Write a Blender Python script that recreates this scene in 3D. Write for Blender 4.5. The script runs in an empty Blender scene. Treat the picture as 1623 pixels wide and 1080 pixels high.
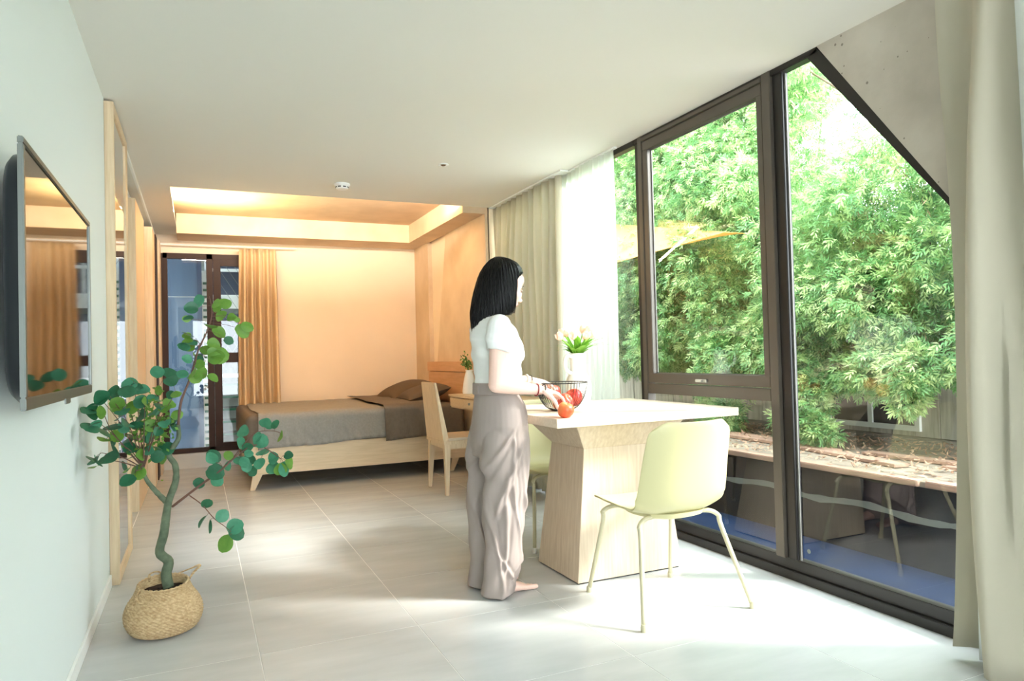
import bpy, bmesh, math, random
import numpy as np
from mathutils import Vector, Matrix, Euler, noise
random.seed(7)
PI = math.pi
SC = bpy.context.scene
COL = SC.collection
# ------------------------------------------------------------------ camera, world, light, exposure
cam_d = bpy.data.cameras.new('camera'); cam = bpy.data.objects.new('camera', cam_d); COL.objects.link(cam)
cam_d.sensor_width = 36; cam_d.lens = 1119.56 / 1623 * 36; cam_d.clip_start = .05; cam_d.clip_end = 300
Rr = Vector((.9132, -.4065, -.0254)).normalized()
Bb = Vector((-.4068, -.9133, -.0203)).normalized()
Uu = Bb.cross(Rr).normalized(); Rr = Uu.cross(Bb)
cam.matrix_world = Matrix(((Rr.x, Uu.x, Bb.x, 0), (Rr.y, Uu.y, Bb.y, 0), (Rr.z, Uu.z, Bb.z, 1.14), (0, 0, 0, 1)))
SC.camera = cam
W = bpy.data.worlds.new('sky'); SC.world = W; W.use_nodes = True
bg = W.node_tree.nodes['Background']; bg.inputs[0].default_value = (.86, .95, 1, 1); bg.inputs[1].default_value = 6.5
sun_d = bpy.data.lights.new('sun', 'SUN'); sun = bpy.data.objects.new('sun', sun_d); COL.objects.link(sun)
sun_d.energy = 4.8; sun_d.angle = math.radians(11); sun_d.color = (1, .97, .9)
sun.rotation_euler = Vector((.85, -.52, .80)).to_track_quat('Z', 'Y').to_euler()
def area(name, loc, dirv, sx, sy, e, col):
    d = bpy.data.lights.new(name, 'AREA'); d.shape = 'RECTANGLE'; d.size = sx; d.size_y = sy; d.energy = e; d.color = col
    o = bpy.data.objects.new(name, d); COL.objects.link(o); o.location = loc
    o.rotation_euler = Vector(dirv).to_track_quat('-Z', 'Y').to_euler(); return o
# warm LED strip in the bedroom cove, plus a fill light added
area('cove_and_fill_light', (-.27, 7.1, 2.60), (.75, 0, 1), .10, 1.5, 26, (1, .80, .42))
area('cove_and_fill_light', (1.1, 6.0, 2.60), (0, 1, .6), 2.6, .06, 44, (1, .85, .70))  # unseen fill added along the front edge to warm back wall and beam
SC.view_settings.view_transform = 'Standard'; SC.view_settings.look = 'None'; SC.view_settings.gamma = 1
SC.view_settings.use_curve_mapping = False; SC.view_settings.exposure = 1.2

# ------------------------------------------------------------------ helpers
def srgb(r, g, b):
    f = lambda c: (c / 255 / 12.92) if c / 255 <= .04045 else ((c / 255 + .055) / 1.055) ** 2.4
    return (f(r), f(g), f(b), 1)
MATS = {}
def mat(name, col, rough=.6, metal=0, var=0, vscale=6, stretch=(1, 1, 1), bump=0, bscale=80, col2=None, spec=.5, coat=0, sub=0, trans=0, rot=(0, 0, 0)):
    m = bpy.data.materials.new(name); m.use_nodes = True; N = m.node_tree.nodes; L = m.node_tree.links
    p = N['Principled BSDF']; p.inputs['Roughness'].default_value = rough; p.inputs['Metallic'].default_value = metal
    p.inputs['Specular IOR Level'].default_value = spec; p.inputs['Coat Weight'].default_value = coat
    c1 = srgb(*col); p.inputs['Base Color'].default_value = c1
    tc = N.new('ShaderNodeTexCoord'); mp = N.new('ShaderNodeMapping'); mp.inputs['Scale'].default_value = stretch; mp.inputs['Rotation'].default_value = rot
    L.new(tc.outputs['Object'], mp.inputs[0])
    if var or col2:
        n = N.new('ShaderNodeTexNoise'); n.inputs['Scale'].default_value = vscale; n.inputs['Detail'].default_value = 6
        L.new(mp.outputs[0], n.inputs[0])
        r = N.new('ShaderNodeValToRGB'); r.color_ramp.elements[0].position = .3; r.color_ramp.elements[1].position = .7
        c2 = srgb(*col2) if col2 else tuple(min(1, v * (1 - var)) for v in c1[:3]) + (1,)
        r.color_ramp.elements[0].color = c2; r.color_ramp.elements[1].color = c1
        L.new(n.outputs['Fac'], r.inputs[0]); L.new(r.outputs[0], p.inputs['Base Color'])
    if bump:
        n2 = N.new('ShaderNodeTexNoise'); n2.inputs['Scale'].default_value = bscale; n2.inputs['Detail'].default_value = 4
        L.new(mp.outputs[0], n2.inputs[0]); b = N.new('ShaderNodeBump'); b.inputs['Strength'].default_value = bump; b.inputs['Distance'].default_value = .004
        L.new(n2.outputs['Fac'], b.inputs['Height']); L.new(b.outputs[0], p.inputs['Normal'])
    if trans:
        t = N.new('ShaderNodeBsdfTranslucent'); t.inputs[0].default_value = tuple(min(1, v * 1.25) for v in c1[:3]) + (1,)
        if var or col2: L.new(r.outputs[0], t.inputs[0])
        mx = N.new('ShaderNodeMixShader'); mx.inputs[0].default_value = trans
        L.new(p.outputs[0], mx.inputs[1]); L.new(t.outputs[0], mx.inputs[2]); L.new(mx.outputs[0], N['Material Output'].inputs[0])
    MATS[name] = m; return m
def glass_mat(name, tint=(1, 1, 1, 1), refl=1.0, rough=0):
    m = bpy.data.materials.new(name); m.use_nodes = True; N = m.node_tree.nodes; L = m.node_tree.links
    N.remove(N['Principled BSDF'])
    t = N.new('ShaderNodeBsdfTransparent'); t.inputs[0].default_value = tint
    g = N.new('ShaderNodeBsdfGlossy'); g.inputs['Roughness'].default_value = rough
    lw = N.new('ShaderNodeLayerWeight'); pw5 = N.new('ShaderNodeMath'); pw5.operation = 'POWER'; pw5.inputs[1].default_value = 5
    L.new(lw.outputs['Facing'], pw5.inputs[0]); f = N.new('ShaderNodeMath'); f.operation = 'MULTIPLY_ADD'; f.inputs[1].default_value = .92; f.inputs[2].default_value = .075
    L.new(pw5.outputs[0], f.inputs[0])        # Schlick reflectance of the two faces of a thin pane
    mu = N.new('ShaderNodeMath'); mu.operation = 'MULTIPLY'; mu.inputs[1].default_value = refl; mu.use_clamp = True
    mx = N.new('ShaderNodeMixShader'); L.new(f.outputs[0], mu.inputs[0]); L.new(mu.outputs[0], mx.inputs[0])
    L.new(t.outputs[0], mx.inputs[1]); L.new(g.outputs[0], mx.inputs[2]); L.new(mx.outputs[0], N['Material Output'].inputs[0])
    return m
def sheer_mat(name, col, opac):
    m = bpy.data.materials.new(name); m.use_nodes = True; N = m.node_tree.nodes; L = m.node_tree.links
    N.remove(N['Principled BSDF'])
    t = N.new('ShaderNodeBsdfTransparent'); tl = N.new('ShaderNodeBsdfTranslucent'); d = N.new('ShaderNodeBsdfDiffuse')
    tl.inputs[0].default_value = srgb(*col); d.inputs[0].default_value = srgb(*col)
    a = N.new('ShaderNodeMixShader'); a.inputs[0].default_value = .25; L.new(tl.outputs[0], a.inputs[1]); L.new(d.outputs[0], a.inputs[2])
    mx = N.new('ShaderNodeMixShader'); mx.inputs[0].default_value = opac; L.new(t.outputs[0], mx.inputs[1]); L.new(a.outputs[0], mx.inputs[2])
    L.new(mx.outputs[0], N['Material Output'].inputs[0]); return m

def pits(m, thr=.30, sc=26):
    N = m.node_tree.nodes; L = m.node_tree.links; p = N['Principled BSDF']; src = p.inputs['Base Color'].links[0].from_socket
    tc = N.new('ShaderNodeTexCoord'); v = N.new('ShaderNodeTexVoronoi'); v.inputs['Scale'].default_value = sc; n = N.new('ShaderNodeTexNoise'); n.inputs['Scale'].default_value = 3
    L.new(tc.outputs['Object'], v.inputs['Vector']); L.new(tc.outputs['Object'], n.inputs[0])
    a = N.new('ShaderNodeMath'); a.operation = 'MULTIPLY_ADD'; a.inputs[1].default_value = -.9; a.inputs[2].default_value = .66; L.new(n.outputs['Fac'], a.inputs[0])
    l = N.new('ShaderNodeMath'); l.operation = 'LESS_THAN'; L.new(v.outputs['Distance'], l.inputs[0]); b = N.new('ShaderNodeMath'); b.operation = 'SUBTRACT'; b.inputs[0].default_value = thr; L.new(a.outputs[0], b.inputs[1]); L.new(b.outputs[0], l.inputs[1])
    mx = N.new('ShaderNodeMix'); mx.data_type = 'RGBA'; mx.inputs['B'].default_value = srgb(96, 86, 76); sm = N.new('ShaderNodeMath'); sm.operation = 'MULTIPLY'; sm.inputs[1].default_value = .7
    L.new(l.outputs[0], sm.inputs[0]); L.new(sm.outputs[0], mx.inputs['Factor']); L.new(src, mx.inputs['A']); L.new(mx.outputs['Result'], p.inputs['Base Color'])
class MB:
    def __init__(s): s.v = []; s.f = []
    def add(s, vs, fs):
        k = len(s.v); s.v += [tuple(v) for v in vs]; s.f += [tuple(i + k for i in f) for f in fs]; return s
    def box(s, x0, x1, y0, y1, z0, z1):
        vs = [(x, y, z) for z in (z0, z1) for (x, y) in ((x0, y0), (x1, y0), (x1, y1), (x0, y1))]
        return s.add(vs, [(3, 2, 1, 0), (4, 5, 6, 7), (0, 1, 5, 4), (1, 2, 6, 5), (2, 3, 7, 6), (3, 0, 4, 7)])
    def hexa(s, lo, hi):      # two quads (bottom, top)
        return s.add(list(lo) + list(hi), [(3, 2, 1, 0), (4, 5, 6, 7), (0, 1, 5, 4), (1, 2, 6, 5), (2, 3, 7, 6), (3, 0, 4, 7)])
    def prism(s, pts, axis, a, b):   # extrude polygon pts (2d) along axis from a to b
        n = len(pts); mk = {0: lambda p, t: (t, p[0], p[1]), 1: lambda p, t: (p[0], t, p[1]), 2: lambda p, t: (p[0], p[1], t)}[axis]
        vs = [mk(p, a) for p in pts] + [mk(p, b) for p in pts]
        return s.add(vs, [tuple(range(n))[::-1], tuple(range(n, 2 * n))] + [(i, (i + 1) % n, n + (i + 1) % n, n + i) for i in range(n)])
    def rings(s, rings, caps=True, closed=True):
        n = len(rings[0]); m = len(rings); vs = [p for r in rings for p in r]; fs = []
        for j in range(m - 1):
            for i in range(n if closed else n - 1):
                k = (i + 1) % n; fs.append((j * n + i, j * n + k, (j + 1) * n + k, (j + 1) * n + i))
        if caps: fs += [tuple(range(n))[::-1], tuple(range((m - 1) * n, m * n))]
        return s.add(vs, fs)
    def tube(s, pts, rad, n=8, caps=True):
        pts = [Vector(p) for p in pts]; R = rad if isinstance(rad, (list, tuple)) else [rad] * len(pts); rs = []; up = None
        for i, p in enumerate(pts):
            t = (pts[min(i + 1, len(pts) - 1)] - pts[max(i - 1, 0)]).normalized()
            if up is None: up = t.orthogonal().normalized()
            up = (up - t * up.dot(t)); up = up.normalized() if up.length > 1e-6 else t.orthogonal().normalized()
            b = t.cross(up)
            rs.append([p + (up * math.cos(a) + b * math.sin(a)) * R[i] for a in [2 * PI * k / n for k in range(n)]])
        return s.rings(rs, caps)
    def lathe(s, prof, c=(0, 0, 0), n=32, caps=True, sx=1, sy=1):
        return s.rings([[(c[0] + r * sx * math.cos(2 * PI * k / n), c[1] + r * sy * math.sin(2 * PI * k / n), c[2] + z) for k in range(n)] for r, z in prof], caps)
    def ball(s, c, r, n=12, m=8, M=None):
        rr = r if isinstance(r, (list, tuple)) else (r, r, r); rs = []
        for j in range(m + 1):
            ph = -PI / 2 + PI * (j / m) * .98 + PI * .01
            ring = [Vector((rr[0] * math.cos(ph) * math.cos(2 * PI * k / n), rr[1] * math.cos(ph) * math.sin(2 * PI * k / n), rr[2] * math.sin(ph))) for k in range(n)]
            if M: ring = [M @ v for v in ring]
            rs.append([v + Vector(c) for v in ring])
        return s.rings(rs)
    def caps(s, a, b, r0, r1, n=10):      # capsule-ish limb piece
        s.tube([a, b], [r0, r1], n); s.ball(a, r0, n, 6); s.ball(b, r1, n, 6); return s
    def build(s, name, m, parent=None, smooth=False, bevel=0, sub=0, sol=0):
        me = bpy.data.meshes.new(name); me.from_pydata(s.v, [], s.f); me.update()
        bm = bmesh.new(); bm.from_mesh(me); bmesh.ops.recalc_face_normals(bm, faces=bm.faces)
        if bevel:
            bmesh.ops.bevel(bm, geom=[e for e in bm.edges if len(e.link_faces) == 2 and e.calc_face_angle(0) > .5], offset=bevel, segments=2, affect='EDGES', clamp_overlap=True)
        bm.to_mesh(me); bm.free()
        if smooth:
            for p in me.polygons: p.use_smooth = True
            if smooth != True: me.set_sharp_from_angle(angle=math.radians(smooth))
        me.materials.append(m)
        o = bpy.data.objects.new(name, me); COL.objects.link(o)
        if parent: o.parent = parent; o.matrix_parent_inverse = Matrix.Identity(4)
        if sol: q = o.modifiers.new('sol', 'SOLIDIFY'); q.thickness = sol; q.offset = 0
        if sub: q = o.modifiers.new('sub', 'SUBSURF'); q.levels = sub; q.render_levels = sub
        return o
def tag(o, label=None, cat=None, group=None, kind=None):
    for k, v in (('label', label), ('category', cat), ('group', group), ('kind', kind)):
        if v: o[k] = v
    return o
def thing(name, label, cat, loc=(0, 0, 0), rz=0, group=None):
    o = bpy.data.objects.new(name, None); COL.objects.link(o); o.location = loc; o.rotation_euler = (0, 0, rz)
    o.empty_display_size = .1; return tag(o, label, cat, group)
def struct(o): o['kind'] = 'structure'; return o
def dup(root, loc, rz, label, group=None):
    r = root.copy(); COL.objects.link(r); r.location = loc; r.rotation_euler = (0, 0, rz); r['label'] = label
    if group: r['group'] = group
    for ch in list(root.children):
        c = ch.copy(); COL.objects.link(c); c.parent = r
        for g in list(ch.children):
            d = g.copy(); COL.objects.link(d); d.parent = c
    return r
def remesh(mb, vox, smooth_it=2, disp=None):
    """union of closed pieces -> one continuous surface, returned as vert array + faces"""
    me = bpy.data.meshes.new('tmp'); me.from_pydata(mb.v, [], mb.f)
    bm = bmesh.new(); bm.from_mesh(me); bmesh.ops.recalc_face_normals(bm, faces=bm.faces); bm.to_mesh(me); bm.free()
    o = bpy.data.objects.new('tmp', me); COL.objects.link(o)
    q = o.modifiers.new('r', 'REMESH'); q.mode = 'VOXEL'; q.voxel_size = vox
    if smooth_it: q = o.modifiers.new('s', 'SMOOTH'); q.iterations = smooth_it; q.factor = .5
    dg = bpy.context.evaluated_depsgraph_get(); ev = o.evaluated_get(dg)
    res = bpy.data.meshes.new_from_object(ev); COL.objects.unlink(o); bpy.data.objects.remove(o)
    if disp:
        n = len(res.vertices); co = np.zeros(n * 3); res.vertices.foreach_get('co', co); co = co.reshape(-1, 3)
        no = np.zeros(n * 3); res.vertex_normals.foreach_get('vector', no); no = no.reshape(-1, 3)
        co = co + disp(co, no); res.vertices.foreach_set('co', co.ravel()); res.update()
    for p in res.polygons: p.use_smooth = True
    return res
def mesh_obj(name, me, m, parent=None):
    me.name = name; me.materials.clear(); me.materials.append(m)
    o = bpy.data.objects.new(name, me); COL.objects.link(o)
    if parent: o.parent = parent
    return o
def catmull(P, k=6):
    P = [Vector(p) for p in P]; Q = [P[0]] + P + [P[-1]]; out = []
    for i in range(1, len(Q) - 2):
        for j in range(k):
            t = j / k; a, b, c, d = Q[i - 1], Q[i], Q[i + 1], Q[i + 2]
            out.append(.5 * ((2 * b) + (c - a) * t + (2 * a - 5 * b + 4 * c - d) * t * t + (3 * b - a - 3 * c + d) * t ** 3))
    out.append(P[-1]); return out

# ------------------------------------------------------------------ materials
m_wall = mat('white_paint', (227, 235, 234), .7, bump=.05, bscale=60)
m_ceil = mat('ceiling_paint', (228, 226, 218), .85)
m_cream = mat('cream_paint', (244, 224, 198), .75, var=.06, vscale=2)
m_conc_w = mat('warm_concrete', (224, 200, 170), .8, col2=(206, 180, 148), vscale=3, bump=.25, bscale=25)
m_conc = mat('raw_concrete', (196, 188, 175), .85, col2=(170, 161, 148), vscale=3.5, bump=.35, bscale=22)
pits(m_conc)
m_tile = mat('porcelain_tile', (200, 202, 201), .26, col2=(182, 184, 183), vscale=2.2, stretch=(.7, 2.6, 1), spec=.5)
m_grout = mat('grout', (218, 218, 214), .7)
m_wood = mat('pale_ash', (228, 205, 172), .5, col2=(212, 186, 150), vscale=9, stretch=(7, 7, .5))
m_woodh = mat('pale_ash_horizontal', (228, 205, 172), .5, col2=(214, 190, 154), vscale=9, stretch=(.5, 7, 7))
m_wood_t = mat('bleached_oak', (216, 198, 174), .45, col2=(198, 177, 151), vscale=8, stretch=(9, 9, .6))
m_wood_tt = mat('bleached_oak_top', (228, 212, 190), .4, col2=(214, 196, 172), vscale=8, stretch=(.6, 9, 9))
m_woodo = mat('honey_wood', (214, 166, 122), .5, col2=(200, 150, 106), vscale=7, stretch=(6, .5, 6))
m_frame = mat('bronze_aluminium', (94, 87, 80), .4, metal=.3)
m_frame2 = mat('dark_bronze_profile', (40, 37, 36), .35, metal=.3)
m_seal = mat('pale_glazing_gasket', (112, 110, 105), .5)
m_frameb = mat('brown_window_frame', (52, 30, 20), .5, spec=.3)
m_glass = glass_mat('window_glass', (.97, .99, .98, 1), 1.0)
m_mirror = mat('mirror_glass', (225, 228, 225), .02, metal=1)
m_black = mat('black_plastic', (18, 22, 28), .35)
m_screen = mat('tv_screen', (10, 9, 9), .04, spec=.9)
m_silver = mat('silver_bezel', (112, 116, 112), .4, metal=.8)
m_curt = mat('greige_curtain', (216, 210, 194), .9, bump=.1, bscale=400, trans=.38)
m_curtb = mat('tan_curtain', (220, 192, 152), .9, bump=.15, bscale=400, trans=.06)
m_sheer = sheer_mat('white_voile', (250, 252, 250), .8)
m_shell = mat('pale_green_plastic', (204, 197, 150), .42, trans=.06)
m_leg = mat('olive_cream_steel', (196, 188, 156), .4)
m_cap = mat('white_foot_cap', (235, 232, 225), .5)
m_bowl = mat('black_wire', (50, 50, 48), .4, metal=.5)
m_apple = mat('red_apple', (190, 30, 42), .3, col2=(226, 96, 60), vscale=14, stretch=(1, 1, .35), spec=.5)
m_apple2 = mat('orange_red_apple', (222, 70, 42), .35, col2=(236, 150, 84), vscale=10, stretch=(1, 1, .4))
m_stem = mat('brown_stem', (90, 62, 40), .8)
m_ceram = mat('white_ceramic', (240, 236, 228), .35)
m_tulip = mat('tulip_petal', (250, 236, 214), .5, col2=(246, 206, 190), vscale=20, trans=.35)
m_tleaf = mat('tulip_leaf', (110, 172, 50), .45, col2=(150, 200, 80), vscale=12, trans=.35)
m_sprig = mat('small_green_leaf', (70, 120, 50), .5, col2=(110, 150, 70), trans=.2)
m_bed = mat('taupe_linen', (112, 100, 88), .95, bump=.2, bscale=300, var=.12, vscale=40)
m_sheet = mat('grey_linen_sheet', (150, 146, 140), .95, bump=.25, bscale=260, var=.14, vscale=60)
m_pil = mat('dark_taupe_pillow', (98, 82, 66), .95, bump=.2, bscale=260)
m_skin = mat('skin', (240, 202, 186), .5, sub=0)
m_lip = mat('lips', (196, 110, 104), .4)
m_hair = mat('black_hair', (11, 9, 9), .36, spec=.22)
m_shirt = mat('white_cotton', (238, 238, 236), .85, bump=.1, bscale=300)
m_pants = mat('mauve_grey_trousers', (158, 144, 138), .8, bump=.08, bscale=300)
m_button = mat('trouser_button', (110, 100, 96), .5)
m_thread = mat('red_cord', (150, 50, 50), .7)
m_dark = mat('dark_cord', (50, 44, 44), .6)
m_basket = mat('seagrass', (214, 188, 146), .8, col2=(170, 138, 96), vscale=60, stretch=(1, 1, 2))
m_soil = mat('dark_soil', (62, 38, 24), .95, bump=1, bscale=60)
m_bark = mat('green_grey_bark', (104, 116, 92), .85, col2=(72, 84, 66), vscale=30, bump=.5, bscale=60)
m_twig = mat('brown_twig', (104, 76, 66), .8)
m_leafA = mat('eucalyptus_leaf_dark', (52, 116, 84), .45, col2=(36, 92, 62), vscale=1.6, trans=.25)
m_leafB = mat('eucalyptus_leaf_light', (120, 162, 66), .45, col2=(92, 142, 56), vscale=1.6, trans=.35)
m_leafC = mat('eucalyptus_leaf_blue', (84, 158, 124), .45, col2=(58, 128, 98), vscale=1.6, trans=.3)
m_tree = mat('tree_leaf', (146, 190, 122), .45, col2=(96, 152, 96), vscale=1.6, trans=.42)
m_tree2 = mat('young_tree_leaf', (214, 226, 168), .45, col2=(156, 200, 128), vscale=2.2, trans=.48)
m_deadl = mat('dead_leaf', (196, 164, 138), .8, col2=(160, 122, 100), vscale=8, trans=.2)
m_trunk = mat('tree_bark', (104, 88, 74), .9, bump=.5, bscale=30)
m_navy = mat('navy_painted_concrete', (10, 16, 30), .7, col2=(6, 9, 20), vscale=3, spec=.05)
m_blue = mat('blue_painted_ground', (4, 34, 68), .6, col2=(3, 24, 50), vscale=2, spec=.05)
m_ledge = mat('weathered_ledge', (150, 138, 122), .9, col2=(110, 98, 86), vscale=10, bump=.4, bscale=40)
m_plank = mat('weathered_plank', (176, 142, 122), .85, col2=(140, 112, 96), vscale=8, stretch=(6, .6, 6))
m_shed = mat('grey_shed_board', (198, 192, 180), .9, col2=(164, 156, 144), vscale=5, stretch=(6, 6, .6))
m_white = mat('white_paint_wood', (232, 234, 230), .5)
m_sail = mat('ochre_canvas', (226, 186, 118), .8, trans=.35)
m_bluew = mat('blue_painted_wall', (56, 76, 98), .8, col2=(46, 66, 88), vscale=3, stretch=(3, 3, .4))
m_bluedk = mat('slate_blue_corner', (30, 46, 72), .8)
m_whouse = mat('whitewashed_wall', (118, 122, 116), .85, col2=(84, 88, 82), vscale=12, bump=.3)
m_lglass = mat('green_edged_glass', (16, 84, 58), .3, spec=.5)
m_wire = mat('galvanised_wire', (118, 124, 120), .5, metal=.2)
m_plast = mat('white_plastic', (240, 242, 240), .4)
m_brass = mat('brushed_steel', (180, 178, 172), .3, metal=.9)

# ------------------------------------------------------------------ room shell
CZ = 2.535
floor = struct(MB().box(-1.0, 2.74, -2.7, 8.6, -.12, -.0008).build('floor', m_grout))
k = 0; tmesh = None
for i in range(-2, 4):
    for j in range(-8, 9):
        x0 = .203 + .636 * i + .0018; y0 = 2.94 + .672 * j + .0018
        x1 = min(x0 + .6324, 2.74); y1 = min(y0 + .6684, 8.6); xa = max(x0, -1.0)
        if x1 - xa < .03 or y1 - y0 < .03: continue
        t = MB().box(xa - x0, x1 - x0, 0, y1 - y0, -.01, 0).build('tile', m_tile, floor)
        t.location = (x0, y0, random.uniform(-.0002, .0002))
ceil = struct(MB().box(-1.0, 2.74, -2.6, 6.15, CZ, CZ + .035).box(-1.0, -.18, 6.15, 8.45, CZ, CZ + .035).build('ceiling', m_ceil))
MB().box(-1.0, 2.8, -2.7, 8.6, 2.68, 2.8).build('recess_soffit', m_conc_w, ceil)
MB().box(-.18, 2.49, 7.97, 8.45, 2.475, 2.68).build('concrete_beam', m_conc_w, ceil)
MB().box(2.27, 2.49, 6.15, 7.97, 2.475, 2.68).build('concrete_beam', m_conc_w, ceil)
MB().box(-.412, -.398, 5.0, 8.45, CZ - .03, CZ).build('edge_trim', m_plast, ceil)
wl = struct(MB().box(-.56, -.43, -2.6, 4.2, -.0, CZ).box(-1.0, -.56, 4.05, 4.2, 0, CZ).box(-1.0, -.62, 4.2, 8.45, 0, CZ).box(-1.1, -1.0, -2.6, 8.6, 0, 2.8).build('wall_left', m_wall))
bl = struct(MB().box(-.43, -.419, -2.6, 4.19, 0, .062).build('baseboard_left', m_plast, bevel=.002))
wx0, wx1, wz0, wz1 = -.33, .82, .165, 2.335
wb = struct(MB().box(-1.0, wx0, 8.45, 8.6, 0, 2.7).box(wx1, 2.8, 8.45, 8.6, 0, 2.7).box(wx0, wx1, 8.45, 8.6, 0, wz0).box(wx0, wx1, 8.45, 8.6, wz1, 2.7).build('wall_back', m_cream))
fac = struct(MB().box(-3.4, 2.9, 8.45, 8.62, 2.72, 8).box(2.9, 3.1, 8.45, 11, -.2, 7).box(-3.4, -3.2, 8.45, 11, -.2, 7).build('wall_facade', m_wall))
# right wall: bedroom end (column, infill, slanted brace), lintel over the glazing, concrete near the camera
wr = struct(MB().box(2.52, 2.9, 6.15, 8.45, 0, 2.68).build('wall_right', m_cream))
MB().box(2.47, 2.53, 7.90, 8.45, 0, 2.475).build('concrete_column', m_conc_w, wr)
MB().prism([(7.30, 2.475), (7.90, .3), (7.95, 0), (6.15, 0), (6.15, 2.675)], 0, 2.49, 2.53).build('slanted_brace', m_conc_w, wr)
wr2 = struct(MB().prism([(-2.6, 0), (1.66, 0), (1.66, 1.54), (2.40, CZ + .03), (-2.6, CZ + .03)], 0, 2.64, 2.86).box(2.62, 2.73, -2.6, 8.45, CZ + .035, 2.8).build('wall_right', m_conc))
wn = struct(MB().box(-1.1, -.1, -2.7, -2.6, 0, 2.7).box(2.0, 2.9, -2.7, -2.6, 0, 2.7).box(-.1, 2.0, -2.7, -2.6, 2.2, 2.7).box(-.1, 2.0, -2.7, -2.6, 0, .3).build('wall_front', m_wall))
# ------------------------------------------------------------------ big window (right)
X0, X1 = 2.645, 2.70
w1 = struct(MB().box(X0, X1, 3.895, 6.15, CZ - .035, CZ + .03).box(X0, X1, 2.38, 3.895, CZ - .03, CZ + .03)
            .box(X0, X1 + .02, 1.66, 6.15, 0, .045).box(X0 + .02, X1 + .02, 1.66, 6.15, .045, .10).build('window_1', m_frame2, bevel=.003))
def fr(name, mb, m, b=.003): return mb.build(name, m, w1, bevel=b)
fr('mullion', MB().box(X0 - .005, X1, 3.80, 3.845, .1, CZ), m_frame)
fr('mullion', MB().box(X0 + .01, X1, 3.845, 3.895, .1, CZ), m_frame2)
fr('mullion', MB().box(X0 - .005, X1, 2.675, 2.735, .1, CZ), m_frame)
fr('mullion', MB().box(X0 + .012, X1, 2.612, 2.675, .1, CZ), m_frame2)
fr('mullion', MB().box(X0 + .02, X1 - .01, 4.9, 4.95, .1, CZ), m_frame2)
# diagonal jamb under the concrete
fr('diagonal_jamb', MB().prism([(1.62, 1.495), (2.405, CZ), (2.365, CZ), (2.34, 2.50), (1.62, 1.55)][:0] or [(1.60, 1.44), (2.44, CZ - .03), (2.385, CZ - .002), (1.60, 1.535)], 0, X0, X1), m_frame2)
fr('jamb', MB().box(X0, X1, 1.655, 1.70, .1, 1.6), m_frame2)
fr('transom', MB().box(X0 - .003, X1, 2.735, 3.80, .872, .935), m_frame)
sash = MB().box(X0 + .002, X1 - .01, 2.74, 3.80, .94, .999).box(X0 + .002, X1 - .01, 2.74, 3.80, 2.435, 2.495).box(X0 + .002, X1 - .01, 2.74, 2.782, .999, 2.435).box(X0 + .002, X1 - .01, 3.745, 3.80, .999, 2.435)
sash = fr('casement_sash', sash, m_frame)
MB().box(X0 + .03, X0 + .036, 2.782, 2.79, .999, 2.435).box(X0 + .03, X0 + .036, 3.737, 3.745, .999, 2.435).box(X0 + .03, X0 + .036, 2.782, 3.745, .999, 1.005).box(X0 + .03, X0 + .036, 2.782, 3.745, 2.428, 2.435).build('gasket', m_seal, sash)
MB().box(X0 - .012, X0 + .004, 3.22, 3.32, .955, .972).box(X0 - .03, X0 - .012, 3.245, 3.295, .957, .967).build('latch', m_brass, sash, bevel=.003)
fr('head_track', MB().box(X0 - .01, X0 + .012, 2.735, 3.80, 2.497, 2.52), m_frame)
GX = 2.682
for (ya, yb, za, zb, nm) in ((3.895, 4.9, .1, CZ - .03, 'pane'), (4.95, 6.15, .1, CZ - .03, 'pane'), (2.782, 3.745, .999, 2.435, 'pane'), (2.735, 3.80, .1, .872, 'pane')):
    MB().add([(GX, ya, za), (GX, yb, za), (GX, yb, zb), (GX, ya, zb)], [(0, 1, 2, 3)]).build(nm, m_glass, w1)
MB().add([(GX, 1.70, .1), (GX, 2.612, .1), (GX, 2.612, CZ - .03), (GX, 2.40, CZ - .03), (GX, 1.70, 1.6)], [(0, 1, 2, 3, 4)]).build('pane', m_glass, w1)
MB().box(X0 + .03, X0 + .036, 2.603, 2.612, .1, 2.5).box(X0 + .03, X0 + .036, 2.735, 2.741, .1, .872).build('gasket', m_seal, w1)
MB().lathe([(0.0001, 0), (.011, 0), (.011, .0006), (.0001, .0006)], n=16).add([(0, 0, 0)], []).build('glass_sticker', m_wire, w1).matrix_local = Matrix.Translation((GX - .002, 2.56, .155)) @ Matrix.Rotation(-PI / 2, 4, 'Y')
# ------------------------------------------------------------------ back window
w2 = struct(MB().box(wx0, wx0 + .045, 8.43, 8.5, wz0, wz1).box(wx1 - .05, wx1, 8.43, 8.5, wz0, wz1).box(wx0, wx1, 8.43, 8.5, wz1 - .06, wz1).box(wx0, wx1, 8.43, 8.5, wz0, wz0 + .05).box(.10, .165, 8.43, 8.5, wz0, wz1).build('window_2', m_frameb, bevel=.003))
sb = MB().box(.168, .245, 8.42, 8.48, wz0 + .05, wz1 - .06).box(.68, .76, 8.42, 8.48, wz0 + .05, wz1 - .06).box(.245, .68, 8.42, 8.48, wz1 - .13, wz1 - .06).box(.245, .68, 8.42, 8.48, wz0 + .05, wz0 + .09).box(.245, .68, 8.42, 8.48, 1.135, 1.245)
sb.build('sash', m_frameb, w2, bevel=.003)
MB().add([(wx0 + .04, 8.46, wz0 + .04), (.11, 8.46, wz0 + .04), (.11, 8.46, wz1 - .05), (wx0 + .04, 8.46, wz1 - .05)], [(0, 1, 2, 3)]).build('pane', m_glass, w2)
for za, zb in ((wz0 + .09, 1.135), (1.245, wz1 - .13)):
    MB().add([(.24, 8.455, za), (.69, 8.455, za), (.69, 8.455, zb), (.24, 8.455, zb)], [(0, 1, 2, 3)]).build('pane', m_glass, w2)

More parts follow.
